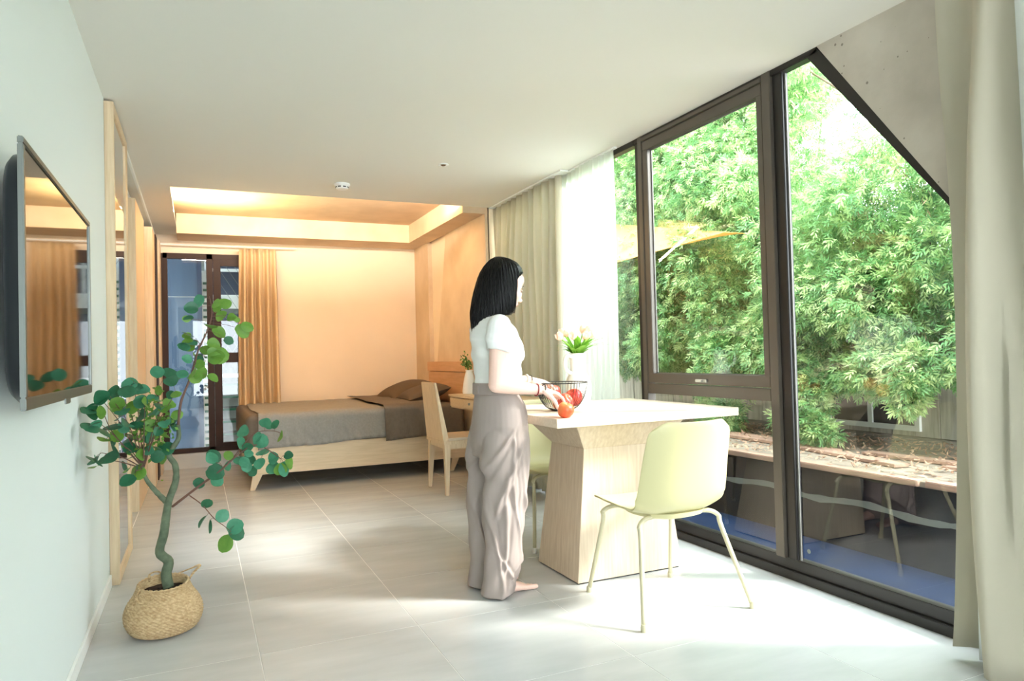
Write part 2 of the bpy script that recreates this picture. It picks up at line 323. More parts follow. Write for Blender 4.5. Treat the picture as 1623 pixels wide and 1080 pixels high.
# ------------------------------------------------------------------ sliding doors / wardrobe panels on the left
d1 = struct(MB().box(-.43, -.385, 4.205, 4.235, .0, 2.525).box(-.43, -.385, 4.86, 4.99, 0, 2.525).box(-.43, -.385, 4.235, 4.86, 2.47, 2.525).box(-.43, -.385, 4.235, 4.86, 0, .06).build('door_1', m_wood, bevel=.002))
MB().box(-.405, -.392, 4.235, 4.86, .06, 2.47).build('mirror', m_mirror, d1)
d1['label'] = 'pale wooden sliding door with a tall mirror beside the television'
d2 = struct(MB().box(-.488, -.428, 6.2, 7.15, .0, 2.44).build('door_2', m_wood, bevel=.002))
MB().box(-.492, -.4885, 6.19, 6.21, .0, 1.66).box(-.49, -.486, 6.193, 6.2, 0, 1.66).build('handle', m_black, d2)
d3 = struct(MB().box(-.44, -.372, 7.35, 7.75, 0, 2.42).build('door_3', m_wood, bevel=.002))
d4 = struct(MB().box(-.40, -.345, 8.1, 8.42, 0, 2.42).build('door_4', m_wood, bevel=.002))
t1 = struct(MB().box(-.62, -.362, 7.77, 8.05, 0, 2.42).box(-.45, -.33, 8.425, 8.448, .165, 2.33).build('trim_1', m_frameb))
t3 = struct(MB().box(-.42, .86, 8.425, 8.449, 0, .16).build('trim_3', m_tile, bevel=.002))
t2 = struct(MB().box(-.62, -.49, 6.22, 8.0, 2.40, CZ).build('trim_2', m_wall))

# ------------------------------------------------------------------ television
tv = thing('television', 'flat screen television with silver bezel mounted on the left white wall', 'television', (-.43, 2.36, 1.34))
MB().rings([[(x, yy * a, zz * b + .005) for yy, zz in [(math.copysign(abs(math.cos(t)) ** .28, math.cos(t)), math.copysign(abs(math.sin(t)) ** .28, math.sin(t))) for t in [2 * PI * k / 64 for k in range(64)]]] for x, a, b in ((.036, .46, .25), (.044, .50, .285), (.056, .518, .296), (.078, .522, .299))]).build('back_shell', m_black, tv, smooth=50)
y0, y1, z0, z1 = -.535, .51, -.295, .305
bz = MB().box(.078, .09, y0, y1, z0, z0 + .028).box(.078, .09, y0, y1, z1 - .016, z1).box(.078, .09, y0, y0 + .018, z0 + .028, z1 - .016).box(.078, .09, y1 - .016, y1, z0 + .028, z1 - .016)
bz.build('bezel', m_silver, tv, bevel=.002)
MB().box(.079, .0855, y0 + .018, y1 - .016, z0 + .028, z1 - .016).build('screen', m_screen, tv)
MB().box(.089, .093, -.05, .03, z0 - .012, z0 + .006).build('logo_plate', m_silver, tv, bevel=.002)
MB().box(.002, .038, -.12, .12, -.12, .12).box(.002, .012, -.2, .2, -.2, .2).build('wall_bracket', m_black, tv, bevel=.003)
sw = tag(MB().box(-.43, -.418, 1.62, 1.70, 1.13, 1.25).build('wall_switch', m_ceram, bevel=.003), 'small cream wall plate on the left wall behind the television edge', 'switch')

# ------------------------------------------------------------------ curtains
def curtain(root, name, m, p0, p1, ztop, zbot, pleats, amp, seed=0, spread=1.0, hem_wave=0, sol=.003, pinch=True):
    random.seed(seed); p0 = Vector(p0); p1 = Vector(p1); d = (p1 - p0); nrm = Vector((-d.y, d.x, 0)).normalized(); nu = pleats * 10; nv = 26
    ph = [random.uniform(-.5, .5) for _ in range(pleats + 2)]; am = [random.uniform(.6, 1.25) for _ in range(pleats + 2)]
    vs = []
    for j in range(nv + 1):
        v = j / nv; z = ztop + (zbot - ztop) * v
        for i in range(nu + 1):
            u = i / nu; q = u * pleats; kq = min(int(q), pleats - 1); w = q - kq
            a = amp * (.45 + .55 * min(1, v * 4)) * (am[kq] * (1 - w) + am[kq + 1] * w)
            a *= (1 + .15 * math.sin(3 * v + ph[kq] * 4))
            s = math.sin(2 * PI * (q + .08 * math.sin(4 * v + ph[kq] * 3)))
            s = math.copysign(abs(s) ** .8, s)
            uu = .5 + (u - .5) * (1 + (spread - 1) * v)
            p = p0 + d * uu + nrm * (a * s + .01 * math.sin(v * 5 + u * 7))
            if pinch and v < .05: p = p + nrm * 0.0
            zz = z + (hem_wave * math.sin(u * 11 + 1) * v if hem_wave else 0)
            vs.append((p.x, p.y, zz))
    fs = [(j * (nu + 1) + i, j * (nu + 1) + i + 1, (j + 1) * (nu + 1) + i + 1, (j + 1) * (nu + 1) + i) for j in range(nv) for i in range(nu)]
    return MB().add(vs, fs).build(name, m, root, smooth=True, sol=sol)
c1 = thing('curtain', 'greige pleated floor curtain behind the woman, drawn back from the sheer', 'curtain')
curtain(c1, 'fabric', m_curt, (2.575, 6.13, 0), (2.575, 4.80, 0), CZ - .012, .025, 11, .045, 3)
MB().box(2.53, 2.60, 4.70, 6.14, CZ - .012, CZ - .001).build('track', m_plast, c1)
c2 = thing('curtain', 'sheer white voile curtain hanging in front of the window behind the tulips', 'curtain')
curtain(c2, 'voile', m_sheer, (2.605, 4.92, 0), (2.605, 4.08, 0), CZ - .012, .02, 12, .022, 5, sol=0)
MB().box(2.595, 2.62, 4.05, 4.80, CZ - .012, CZ - .001).build('track', m_plast, c2)
m_curt_shaded = mat('greige_curtain_shaded', (196, 188, 168), .9, bump=.1, bscale=400, trans=.16)  # same greige fabric, its dimmer light put in as a darker tone
c3 = thing('curtain', 'greige curtain at the right edge of the big window, nearest the camera', 'curtain')
curtain(c3, 'fabric', m_curt_shaded, (2.50, 1.70, 0), (2.36, .90, 0), CZ - .012, .03, 3, .08, 8, spread=1.06, hem_wave=.012)
curtain(c3, 'lining', m_plast, (2.55, 1.66, 0), (2.47, 1.35, 0), CZ - .02, .006, 2, .02, 4, sol=.002)
c4 = thing('curtain', 'tan pleated curtain beside the dark framed window above the bed end', 'curtain')
curtain(c4, 'fabric', m_curtb, (.435, 8.32, 0), (.82, 8.32, 0), 2.39, .10, 5, .062, 12, spread=1.2)
rod = tag(MB().tube([(-.40, 8.36, 2.415), (1.05, 8.36, 2.415)], .007).build('curtain_rod', m_plast), 'thin curtain rail running along the wall above the dark framed window', 'rail')

# ------------------------------------------------------------------ ceiling fittings
sd = thing('smoke_detector', 'round white smoke detector on the ceiling with dark vents', 'smoke detector', (1.07, 5.65, CZ))
MB().lathe([(.0001, 0), (.062, 0), (.062, -.012), (.05, -.022), (.05, -.036), (.042, -.044), (.0001, -.046)], n=28).build('body', m_plast, sd, smooth=40)
for a in range(8):
    M = Matrix.Rotation(a * PI / 4 + .2, 4, 'Z') @ Matrix.Translation((.0492, 0, -.029)); o = MB().box(-.002, .002, -.012, .012, -.004, .004).build('vent', m_black, sd); o.matrix_local = M
sp = thing('sprinkler', 'small recessed sprinkler head in the ceiling right of the smoke detector', 'sprinkler', (1.65, 4.85, CZ))
MB().lathe([(.02, 0), (.038, 0), (.04, -.003), (.036, -.005), (.02, -.004)], n=24, caps=False).build('rim', m_plast, sp, smooth=True)
MB().lathe([(.0001, 0), (.02, 0), (.021, -.004), (.012, -.01), (.0001, -.011)], n=20).build('head', m_stem, sp, smooth=True)

# ------------------------------------------------------------------ bed
BX0, BX1, BY0, BY1 = .42, 2.40, 6.64, 8.40
bed = thing('bed', 'low pale wood bed with taupe bedding against the cream wall', 'bed', (1.4, 7.5, 0))
def bl_(mb, name, m, **k): 
    o = mb.build(name, m, bed, **k); o.location = (-1.4, -7.5, 0); return o
bl_(MB().box(BX0, 2.45, BY0, BY0 + .03, .135, .385), 'side_rail', m_woodh, bevel=.003)
bl_(MB().box(BX0, 2.45, BY1 - .03, BY1, .135, .385), 'side_rail', m_woodh, bevel=.003)
bl_(MB().box(BX0 - .002, BX0 + .028, BY0 + .03, BY1 - .03, .135, .385), 'foot_rail', m_woodh, bevel=.003)
bl_(MB().box(BX0 + .03, 2.44, BY0 + .03, BY1 - .03, .34, .38), 'slat_base', m_woodh)
for (x, y) in ((BX0 + .01, BY0 + .01), (BX0 + .01, BY1 - .08), (2.3, BY0 + .06), (2.3, BY1 - .08)):
    s = -1 if x < 1 else 0
    bl_(MB().hexa([(x - .025, y, 0), (x + .015, y, 0), (x + .015, y + .04, 0), (x - .025, y + .04, 0)], [(x, y, .135), (x + .08, y, .135), (x + .08, y + .06, .135), (x, y + .06, .135)]), 'leg', m_wood, bevel=.002)
hb = bl_(MB().box(2.445, 2.485, 6.5, 7.89, .665, .975), 'headboard', m_woodo, bevel=.003)
hb['label'] = 'honey coloured headboard'
MB().box(2.435, 2.487, 6.49, 7.9, .98, 1.085).build('headboard_cap', m_woodo, hb, bevel=.003)
# mattress with rounded edges under a fitted cover
def soft_box(x0, x1, y0, y1, z0, z1, r, n=5, wr=0, seed=0):
    mb = MB(); rs = []
    prof = [(0, z0)] + [(0, z1 - r)] + [(r * (1 - math.cos(a)), z1 - r + r * math.sin(a)) for a in [PI / 2 * k / n for k in range(1, n + 1)]]
    for inset, z in prof:
        pts = []; R = .06
        for cx, cy, a0 in ((x1 - R, y1 - R, 0), (x0 + R, y1 - R, PI / 2), (x0 + R, y0 + R, PI), (x1 - R, y0 + R, 3 * PI / 2)):
            for k in range(6):
                a = a0 + PI / 2 * k / 5; pts.append((cx + (R - inset) * math.cos(a) if R > inset else cx, cy + (R - inset) * math.sin(a) if R > inset else cy, z))
        rs.append(pts)
    mb.rings(rs); return mb
bl_(soft_box(.375, 2.43, 6.635, 8.40, .385, .665, .055), 'mattress', m_bed, smooth=50)
# top sheet draped over the near side
def sheet_mesh(x0, x1, hem, off, fold, seed):
    nx, nv = 150, 70; vs = []
    for i in range(nx + 1):
        u = i / nx; x = x0 + (x1 - x0) * u
        for j in range(nv + 1):
            v = j / nv; L = 1.76 + (.665 - hem(u)); s = v * L
            n = noise.noise(Vector((x * 3, s * 2.5, seed))) * .008 + abs(noise.noise(Vector((x * 7 + s * 2, s * 5, seed + 4)))) * .008
            if s < 1.70: y = 8.385 - s; z = .668 + off
            else:
                a = min((s - 1.70) / .09, 1) * PI / 2; ex = max(0, s - 1.79)
                y = 6.685 - math.sin(a) * (.058 + off); z = .668 + off - (1 - math.cos(a)) * .057 - ex
                n += ex * .13 * (noise.noise(Vector((x * 5.3 + s * 3, s * 2.2, seed + 9)))) + ex * .10 * abs(noise.noise(Vector((x * 13 - s * 9, s * 3, seed + 2))))
                y -= abs(n) * 1.4
            vs.append((x + .01 * math.sin(s * 4 + seed), y, z + (n if s < 1.72 else 0)))
    fs = [(i * (nv + 1) + j, i * (nv + 1) + j + 1, (i + 1) * (nv + 1) + j + 1, (i + 1) * (nv + 1) + j) for i in range(nx) for j in range(nv)]
    return MB().add(vs, fs)
bl_(sheet_mesh(.47, 2.02, lambda u: .375 + .055 * u + .006 * math.sin(u * 13), .004, 0, 1), 'top_sheet', m_sheet, smooth=True, sol=.004)
bl_(sheet_mesh(1.60, 2.12, lambda u: .350 + .03 * u, .032, 0, 6), 'turned_sheet', m_bed, smooth=True, sol=.004)
def pillow(loc, rot, w, d, h, label, seed):
    n = 26; mb = MB(); g = {}
    for sgn in (1, -1):
        for i in range(n + 1):
            for j in range(n + 1):
                u = i / n * 2 - 1; v = j / n * 2 - 1
                e = max(0, (1 - abs(u) ** 2.6)) ** .55 * max(0, (1 - abs(v) ** 2.6)) ** .55
                wv = noise.noise(Vector((u * 2 + seed, v * 2, sgn))) * .1
                pin = 1 - .07 * (1 - abs(v) ** 2) * abs(u) ** 6; pin2 = 1 - .07 * (1 - abs(u) ** 2) * abs(v) ** 6
                g[(sgn, i, j)] = len(mb.v); mb.v.append((u * w / 2 * pin, v * d / 2 * pin2, sgn * h / 2 * e * (1 + wv)))
        for i in range(n):
            for j in range(n): mb.f.append((g[(sgn, i, j)], g[(sgn, i + 1, j)], g[(sgn, i + 1, j + 1)], g[(sgn, i, j + 1)]))
    o = mb.build('pillow', m_pil, smooth=True); o.location = loc; o.rotation_euler = rot
    return tag(o, label, 'pillow', None)
pillow((2.14, 7.83, .775), (0, -.30, .06), .50, .66, .17, 'dark taupe pillow on the bed beside the cream wall, behind the other pillow', 1)
pillow((2.17, 7.20, .765), (0, -.25, -.05), .46, .62, .16, 'dark taupe pillow nearer the desk, in front of the other pillow', 2)

# ------------------------------------------------------------------ desk, desk chair, desk vase
dk = thing('desk', 'pale wood writing desk with a drawer beside the bed head', 'desk', (2.1, 5.5, 0))
MB().box(-.01, .38, -.75, .66, .775, .795).build('top', m_woodh, dk, bevel=.003)
MB().box(0.01, .37, -.73, .64, .675, .775).build('carcass', m_woodh, dk, bevel=.002)
for ya, yb in ((-.72, -.42), (-.40, .62)):
    dr = MB().box(-.006, .012, ya, yb, .69, .768).build('drawer', m_woodh, dk, bevel=.002)
    MB().box(-.022, -.006, (ya + yb) / 2 - .010, (ya + yb) / 2 + .010, .722, .742).build('knob', m_brass, dr, bevel=.003)
for x, y in ((.03, -.70), (.32, -.70)):
    MB().hexa([(x + .008, y + .008, 0), (x + .03, y + .008, 0), (x + .03, y + .03, 0), (x + .008, y + .03, 0)], [(x, y, .675), (x + .045, y, .675), (x + .045, y + .045, .675), (x, y + .045, .675)]).build('leg', m_wood, dk)
dc = thing('desk_chair', 'pale wood chair with a solid tall back facing the desk', 'chair', (1.85, 5.77, 0))
MB().hexa([(-.02, -.235, .44), (.03, -.235, .44), (.03, .235, .44), (-.02, .235, .44)], [(-.075, -.185, .925), (-.05, -.165, .925), (-.05, .165, .925), (-.075, .185, .925)]).build('backrest', m_wood, dc, bevel=.004)
MB().box(-.02, .45, -.245, .245, .415, .445).build('seat', m_wood, dc, bevel=.005)
MB().box(0, .43, -.235, .235, .445, .465).build('seat_pad', m_wood_tt, dc, bevel=.008)
MB().box(.0, .43, -.225, .225, .375, .415).build('apron', m_wood, dc, bevel=.002)
for x, y, dx, dy in ((0, -.225, -.012, -.03), (0, .18, -.012, .03), (.39, -.225, .03, -.02), (.39, .18, .03, .02)):
    MB().hexa([(x + dx, y + dy + .008, 0), (x + dx + .026, y + dy + .008, 0), (x + dx + .026, y + dy + .034, 0), (x + dx, y + dy + .034, 0)], [(x - .01, y, .42), (x + .045, y, .42), (x + .045, y + .045, .42), (x - .01, y + .045, .42)]).build('leg', m_wood, dc, bevel=.002)
dv = thing('desk_vase', 'cream ceramic vase with a green sprig standing on the desk', 'vase', (2.27, 6.08, .7955))
MB().lathe([(.0001, 0), (.062, 0), (.066, .02), (.055, .10), (.04, .17), (.032, .2), (.036, .215), (.03, .215), (.026, .2), (.0001, .19)], n=28).build('body', m_ceram, dv, smooth=50)
g = MB(); random.seed(4)
for k in range(9):
    a = random.uniform(0, 2 * PI); r = random.uniform(.03, .1); e = Vector((r * math.cos(a) - .03, r * math.sin(a) + .02, .25 + random.uniform(.03, .12)))
    g.tube(catmull([(0, 0, .19), (e * .5 + Vector((0, 0, .1))), e], 3), .0015, 4)
    for q in range(12):
        t = random.uniform(.5, 1); c = Vector((0, 0, .19)).lerp(e, t) + Vector([random.uniform(-.022, .022) for _ in range(3)])
        d = Vector([random.uniform(-1, 1) for _ in range(3)]).normalized(); b = d.orthogonal().normalized()
        g.add([c - d * .014, c + b * .009, c + d * .014, c - b * .009], [(0, 1, 2, 3)])
g.build('foliage', m_sprig, dv)['kind'] = 'stuff'

# ------------------------------------------------------------------ dining table
TX0, TX1, TY0, TY1, TZ = 1.52, 2.60, 2.924, 3.97, .834
tb = thing('dining_table', 'bleached oak table with a flared pedestal foot standing by the window', 'table', (2.0, 3.5, 0))
def tl(mb, name, m, **k): o = mb.build(name, m, tb, **k); o.location = (-2.0, -3.5, 0); return o
tl(MB().box(TX0, TX1, TY0, TY1, TZ - .043, TZ), 'tabletop', m_wood_tt, bevel=.002)
bf = [(1.688, 3.068, .008), (2.312, 3.068, .008), (2.312, 3.51, .008), (1.688, 3.51, .008)]
nk = [(1.742, 3.07, .664), (2.215, 3.07, .664), (2.215, 3.42, .664), (1.742, 3.42, .664)]
tl(MB().hexa(bf, nk), 'pedestal', m_wood_t, bevel=.002)
tl(MB().hexa(nk, [(1.665, 3.0, .791), (2.31, 3.0, .791), (2.31, 3.60, .791), (1.665, 3.60, .791)]), 'flared_capital', m_wood_t, bevel=.002)
tl(MB().box(1.70, 2.30, 3.08, 3.50, 0, .008), 'plinth', m_black)

# ------------------------------------------------------------------ shell chairs
def shell_chair(loc, rz, label):
    t = thing('shell_chair', label, 'chair', loc, rz, None)
    # profile (y forward): seat front -> back top ; chair local origin at floor centre, front = +y
    prof = catmull([(0, .265, .438), (0, .235, .447), (0, .10, .440), (0, -.04, .430), (0, -.145, .432), (0, -.205, .475), (0, -.235, .56), (0, -.26, .69), (0, -.285, .838)], 5)
    nv = len(prof); nu = 24; vs = []
    wid = lambda s: np.interp(s, [0, .1, .3, .5, .62, .75, .9, .97, 1], [.17, .20, .222, .232, .238, .232, .222, .215, .19])
    curv = lambda s: np.interp(s, [0, .2, .45, .6, .8, 1], [.006, .012, .03, .06, .062, .05])
    for j, p in enumerate(prof):
        s = j / (nv - 1); tg = (prof[min(j + 1, nv - 1)] - prof[max(j - 1, 0)]).normalized(); nn = Vector((0, -tg.z, tg.y)); nn = nn if nn.y + nn.z > 0 else -nn
        for i in range(nu + 1):
            u = i / nu * 2 - 1; e = wid(s)
            x = u * e; lift = curv(s) * abs(u) ** 2.6
            dz = -.035 * max(0, abs(u) - .72) ** 1.4 * 6 * max(0, (s - .86) / .14) if s > .86 else 0
            vs.append((x, p.y + nn.y * lift, p.z + nn.z * lift + dz))
    fs = [(j * (nu + 1) + i, j * (nu + 1) + i + 1, (j + 1) * (nu + 1) + i + 1, (j + 1) * (nu + 1) + i) for j in range(nv - 1) for i in range(nu)]
    sh = MB().add(vs, fs).build('shell', m_shell, t, smooth=True, sol=.009)
    b = sh.modifiers.new('b', 'BEVEL'); b.width = .003; b.segments = 2
    MB().rings([[(w * math.copysign(abs(math.cos(a)) ** .7, math.cos(a)), -.02 + dd * math.sin(a), z) for a in [2 * PI * k / 24 for k in range(24)]] for w, dd, z in ((.12, .13, .405), (.165, .165, .418), (.17, .17, .436))]).build('seat_pan', m_shell, t, smooth=40)
    for sx in (-1, 1):
        for fy, top, foot in ((1, (sx * .185, .17), (sx * .235, .262)), (-1, (sx * .20, -.13), (sx * .285, -.262))):
            z0 = .422
            pts = catmull([(sx * .05, top[1] * .75, z0 - .008), (top[0] * .8, top[1] * .95, z0 - .004), (top[0] + sx * .012, top[1] * 1.02 + fy * .01, z0 - .03), ((top[0] * .8 + foot[0] * .2), top[1] * .8 + foot[1] * .2, .34), (foot[0], foot[1], .012)], 6)
            lg = MB().tube(pts, .0105, 10).build('leg', m_leg, t, smooth=True)
            MB().lathe([(.0001, 0), (.013, 0), (.0135, .02), (.0105, .03)], (foot[0], foot[1], 0), 14).build('foot_cap', m_cap if loc[1] > 3.5 else m_leg, lg, smooth=40)
    return t
shell_chair((1.925, 2.70, 0), 0, 'pale green shell chair in front of the table, seen from behind')
shell_chair((1.985, 3.945, 0), PI, 'pale green shell chair behind the table, partly hidden by the woman')

# ------------------------------------------------------------------ bowl, apples, jug with tulips
bw = thing('wire_bowl', 'black wire fruit bowl standing on the table in front of the woman', 'bowl', (1.785, 3.37, TZ))
bp = [(.055, .004), (.085, .02), (.115, .06), (.132, .105), (.14, .15)]
for (r, z, w) in ((.14, .15, .003), (.055, .004, .0028), (.03, .004, .002)):
    MB().tube([(r * math.cos(a), r * math.sin(a), z) for a in [2 * PI * k / 40 for k in range(41)]], w, 6).build('ring', m_bowl, bw, smooth=True)
for k in range(48):
    a = 2 * PI * k / 48; c = catmull([(r * math.cos(a), r * math.sin(a), z) for r, z in bp], 3)
    MB().tube(c, .0012, 4).build('wire', m_bowl, bw)
MB().lathe([(.0001, .003), (.05, .003), (.05, .006), (.0001, .006)], n=24).build('base_plate', m_bowl, bw)
def apple(loc, r, m, label, rot=(0, 0, 0)):
    t = thing('apple', label, 'apple', loc, 0, 'apples at the bowl'); t.rotation_euler = rot
    prof = [(.0001, -.80), (.18, -.86), (.42, -.88), (.72, -.70), (.95, -.25), (1.03, .18), (.92, .60), (.66, .84), (.38, .88), (.16, .78), (.0001, .66)]
    pr = [(p.x, p.z) for p in catmull([(a * r, 0, b * r) for a, b in prof], 3)]
    MB().lathe([(max(a, .0001), b) for a, b in pr], n=28).build('flesh', m, t, smooth=True)
    MB().tube([(0, 0, .62 * r), (.02 * r, 0, .9 * r), (.1 * r, 0, 1.15 * r)], .0014, 5).build('stem', m_stem, t)
apple((1.600, 2.985, TZ + .034), .039, m_apple2, 'orange-red apple lying on the table top in front of the bowl', (.3, .2, 0))
apple((1.632, 3.05, .905), .038, m_apple, 'red apple gripped in the right hand of the woman', (.9, .2, .4))
apple((1.855, 3.36, .90), .046, m_apple, 'large red apple at the right side inside the wire bowl', (.2, -.5, 0))
apple((1.77, 3.44, .925), .042, m_apple, 'red apple at the back of the wire bowl under the left hand', (-.2, .3, 1))
apple((1.755, 3.345, .875), .036, m_apple2, 'orange-red apple at the bottom of the wire bowl, mostly hidden', (.1, .3, 1))
jg = thing('jug', 'tall white ceramic jug holding pale tulips on the table', 'vase', (2.13, 3.80, TZ))
jp = catmull([(.055, 0, 0), (.072, 0, .02), (.08, 0, .09), (.07, 0, .15), (.05, 0, .19), (.047, 0, .24), (.052, 0, .305)], 5)
MB().lathe([(.0001, 0)] + [(p.x, p.z) for p in jp] + [(.047, .305), (.043, .24), (.0001, .22)], n=36).build('body', m_ceram, jg, smooth=60)
MB().tube(catmull([(-.045, -.012, .285), (-.085, -.02, .292), (-.105, -.025, .25), (-.09, -.02, .205), (-.055, -.012, .185)], 6), .011, 10).build('handle', m_ceram, jg, smooth=True)
random.seed(21)
for k in range(13):
    a = 2 * PI * k / 13 * 2.0 + .3; r = random.uniform(.07, .17) * (1 if k % 3 else .5)
    t = thing('tulip', 'pale cream tulip with green leaves in the white jug', 'flower', (jg.location.x, jg.location.y, TZ + .29), 0, 'tulips in the white jug')
    top = Vector((r * math.cos(a) * 1.05, r * math.sin(a) * .8, .145 - r * .35 + random.uniform(-.01, .01)))
    MB().tube(catmull([(top.x * .12, top.y * .12, -.06), (top.x * .35, top.y * .35, .04), top], 4), .003, 6).build('stem', m_tleaf, t)
    M = Matrix.Translation(top) @ Vector((top.x, top.y, .16)).to_track_quat('Z', 'Y').to_matrix().to_4x4()
    for q in range(6):
        pm = MB(); rr = []
        for j in range(6):
            v = j / 5; w = .016 * math.sin(PI * (v * .85 + .12)) ; rad = .006 + .019 * math.sin(PI * min(v * .75, 1)) ; z = v * .052
            rr.append([(rad * 1.0 - abs(s) * .004, s * w, z) for s in (-1, -.4, .4, 1)])
        pm.rings(rr, caps=False, closed=False); o = pm.build('petal', m_tulip, t, smooth=True); o.matrix_local = M @ Matrix.Rotation(q * PI / 3 + (.3 if q % 2 else 0), 4, 'Z')
    for q in range(3):
        b = a + random.uniform(-.9, .9); L = random.uniform(.13, .20); o2 = random.uniform(.6, 1.5); rr = []
        for j in range(8):
            v = j / 7; w = .016 * math.sin(PI * (v * .92 + .08)) ** .8; d = .012 + v * L * (.25 + .55 * o2 * v); z = -.02 + L * v * (1.05 - .45 * o2 * v)
            c = Vector((math.cos(b) * d, math.sin(b) * d, z)); s = Vector((-math.sin(b), math.cos(b), 0))
            rr.append([c - s * w, c + Vector((math.cos(b), math.sin(b), 0)) * -.004, c + s * w])
        MB().rings(rr, caps=False, closed=False).build('leaf', m_tleaf, t, smooth=True)

# ------------------------------------------------------------------ the woman
pw = thing('person', 'barefoot woman with black bob, white tee and mauve-grey trousers reaching into bowl', 'person', (1.3, 3.2, 0))
OFF = Vector((-1.3, -3.2, 0))
def pm_(me, name, m): o = mesh_obj(name, me, m, pw); o.location = OFF; return o
def ell(z, xc, yc, a, b, n=32, p=1.0, tilt=0):
    out = []
    for k in range(n):
        t = 2 * PI * k / n; c, s = math.cos(t), math.sin(t)
        out.append((xc + a * math.copysign(abs(c) ** p, c), yc + b * math.copysign(abs(s) ** p, s), z + tilt * a * c))
    return out
HM = Matrix.Translation((1.402, 3.222, 1.478)) @ Matrix.Rotation(math.radians(4), 4, 'Z') @ Matrix.Rotation(math.radians(20), 4, 'Y')
def hb_(mb, c, r, n=20, m=14): return mb.ball(HM @ Vector(c), r, n, m, HM.to_3x3())
body = MB()
# head
hb_(body, (-.012, 0, .035), (.098, .074, .088)); hb_(body, (.025, 0, -.02), (.066, .060, .085)); hb_(body, (.045, 0, -.085), (.040, .036, .030))
hb_(body, (.050, 0, .052), (.037, .056, .042)); hb_(body, (.060, 0, .030), (.027, .047, .014))
hb_(body, (.094, 0, -.012), (.010, .009, .026)); hb_(body, (.103, 0, -.032), (.013, .013, .011)); hb_(body, (.094, .011, -.036), (.011, .008, .008)); hb_(body, (.094, -.011, -.036), (.011, .008, .008))
hb_(body, (.082, 0, -.058), (.013, .022, .007)); hb_(body, (.080, 0, -.068), (.013, .019, .007)); hb_(body, (.074, 0, -.098), (.016, .020, .014))
hb_(body, (.052, .033, -.022), (.03, .024, .028)); hb_(body, (.052, -.033, -.022), (.03, .024, .028))
for s in (1, -1):
    hb_(body, (-.012, s * .074, -.012), (.018, .009, .030)); hb_(body, (-.008, s * .077, -.034), (.009, .007, .010))
# neck + torso
body.rings([ell(1.30, 1.325, 3.215, .058, .066), ell(1.34, 1.335, 3.216, .052, .055), ell(1.38, 1.350, 3.218, .049, .050), ell(1.44, 1.375, 3.22, .052, .052)])
body.rings([ell(.93, 1.335, 3.205, .085, .115), ell(1.0, 1.33, 3.205, .075, .105), ell(1.10, 1.34, 3.205, .092, .118), ell(1.20, 1.34, 3.205, .105, .145), ell(1.28, 1.325, 3.205, .085, .15), ell(1.325, 1.32, 3.21, .05, .09)])
body.rings([ell(.72, 1.345, 3.205, .10, .13), ell(.80, 1.345, 3.205, .105, .14), ell(.95, 1.335, 3.205, .085, .115)])
for s, yc in ((-1, 3.12), (1, 3.29)):
    body.caps((1.345, 3.205 + s * .062, .78), (1.33, yc, .45), .066, .048, 14); body.caps((1.33, yc, .45), (1.285, yc, .09), .048, .034, 14)
    # foot
    f0 = Vector((1.265, yc, 0)); dr = Vector((1, .14 if s < 0 else .2, 0)).normalized(); sd_ = Vector((-dr.y, dr.x, 0))
    body.ball(f0 + Vector((-.02, 0, .028)), (.034, .031, .030), 12, 8)
    body.rings([[f0 + dr * d + sd_ * (w * math.cos(a)) + Vector((0, 0, h * .5 + h * .5 * math.sin(a) + .003)) for a in [2 * PI * k / 16 for k in range(16)]] for d, w, h in ((-.03, .028, .07), (.02, .032, .088), (.07, .036, .07), (.12, .042, .046), (.155, .044, .034), (.172, .040, .026))])
    for q, (wy, ln, r) in enumerate(((.030 * -s, .20, .0125), (.012 * -s, .205, .0095), (-.004 * -s, .197, .0088), (-.020 * -s, .187, .0082), (-.034 * -s, .174, .0078))):
        wy = -wy * (1 if s < 0 else 1)
        a = f0 + dr * .15 + sd_ * (wy * .95) + Vector((0, 0, r + .006)); b = f0 + dr * (ln + .018) + sd_ * wy + Vector((0, 0, r + .001))
        body.caps(a, b, r, r * .95, 10)
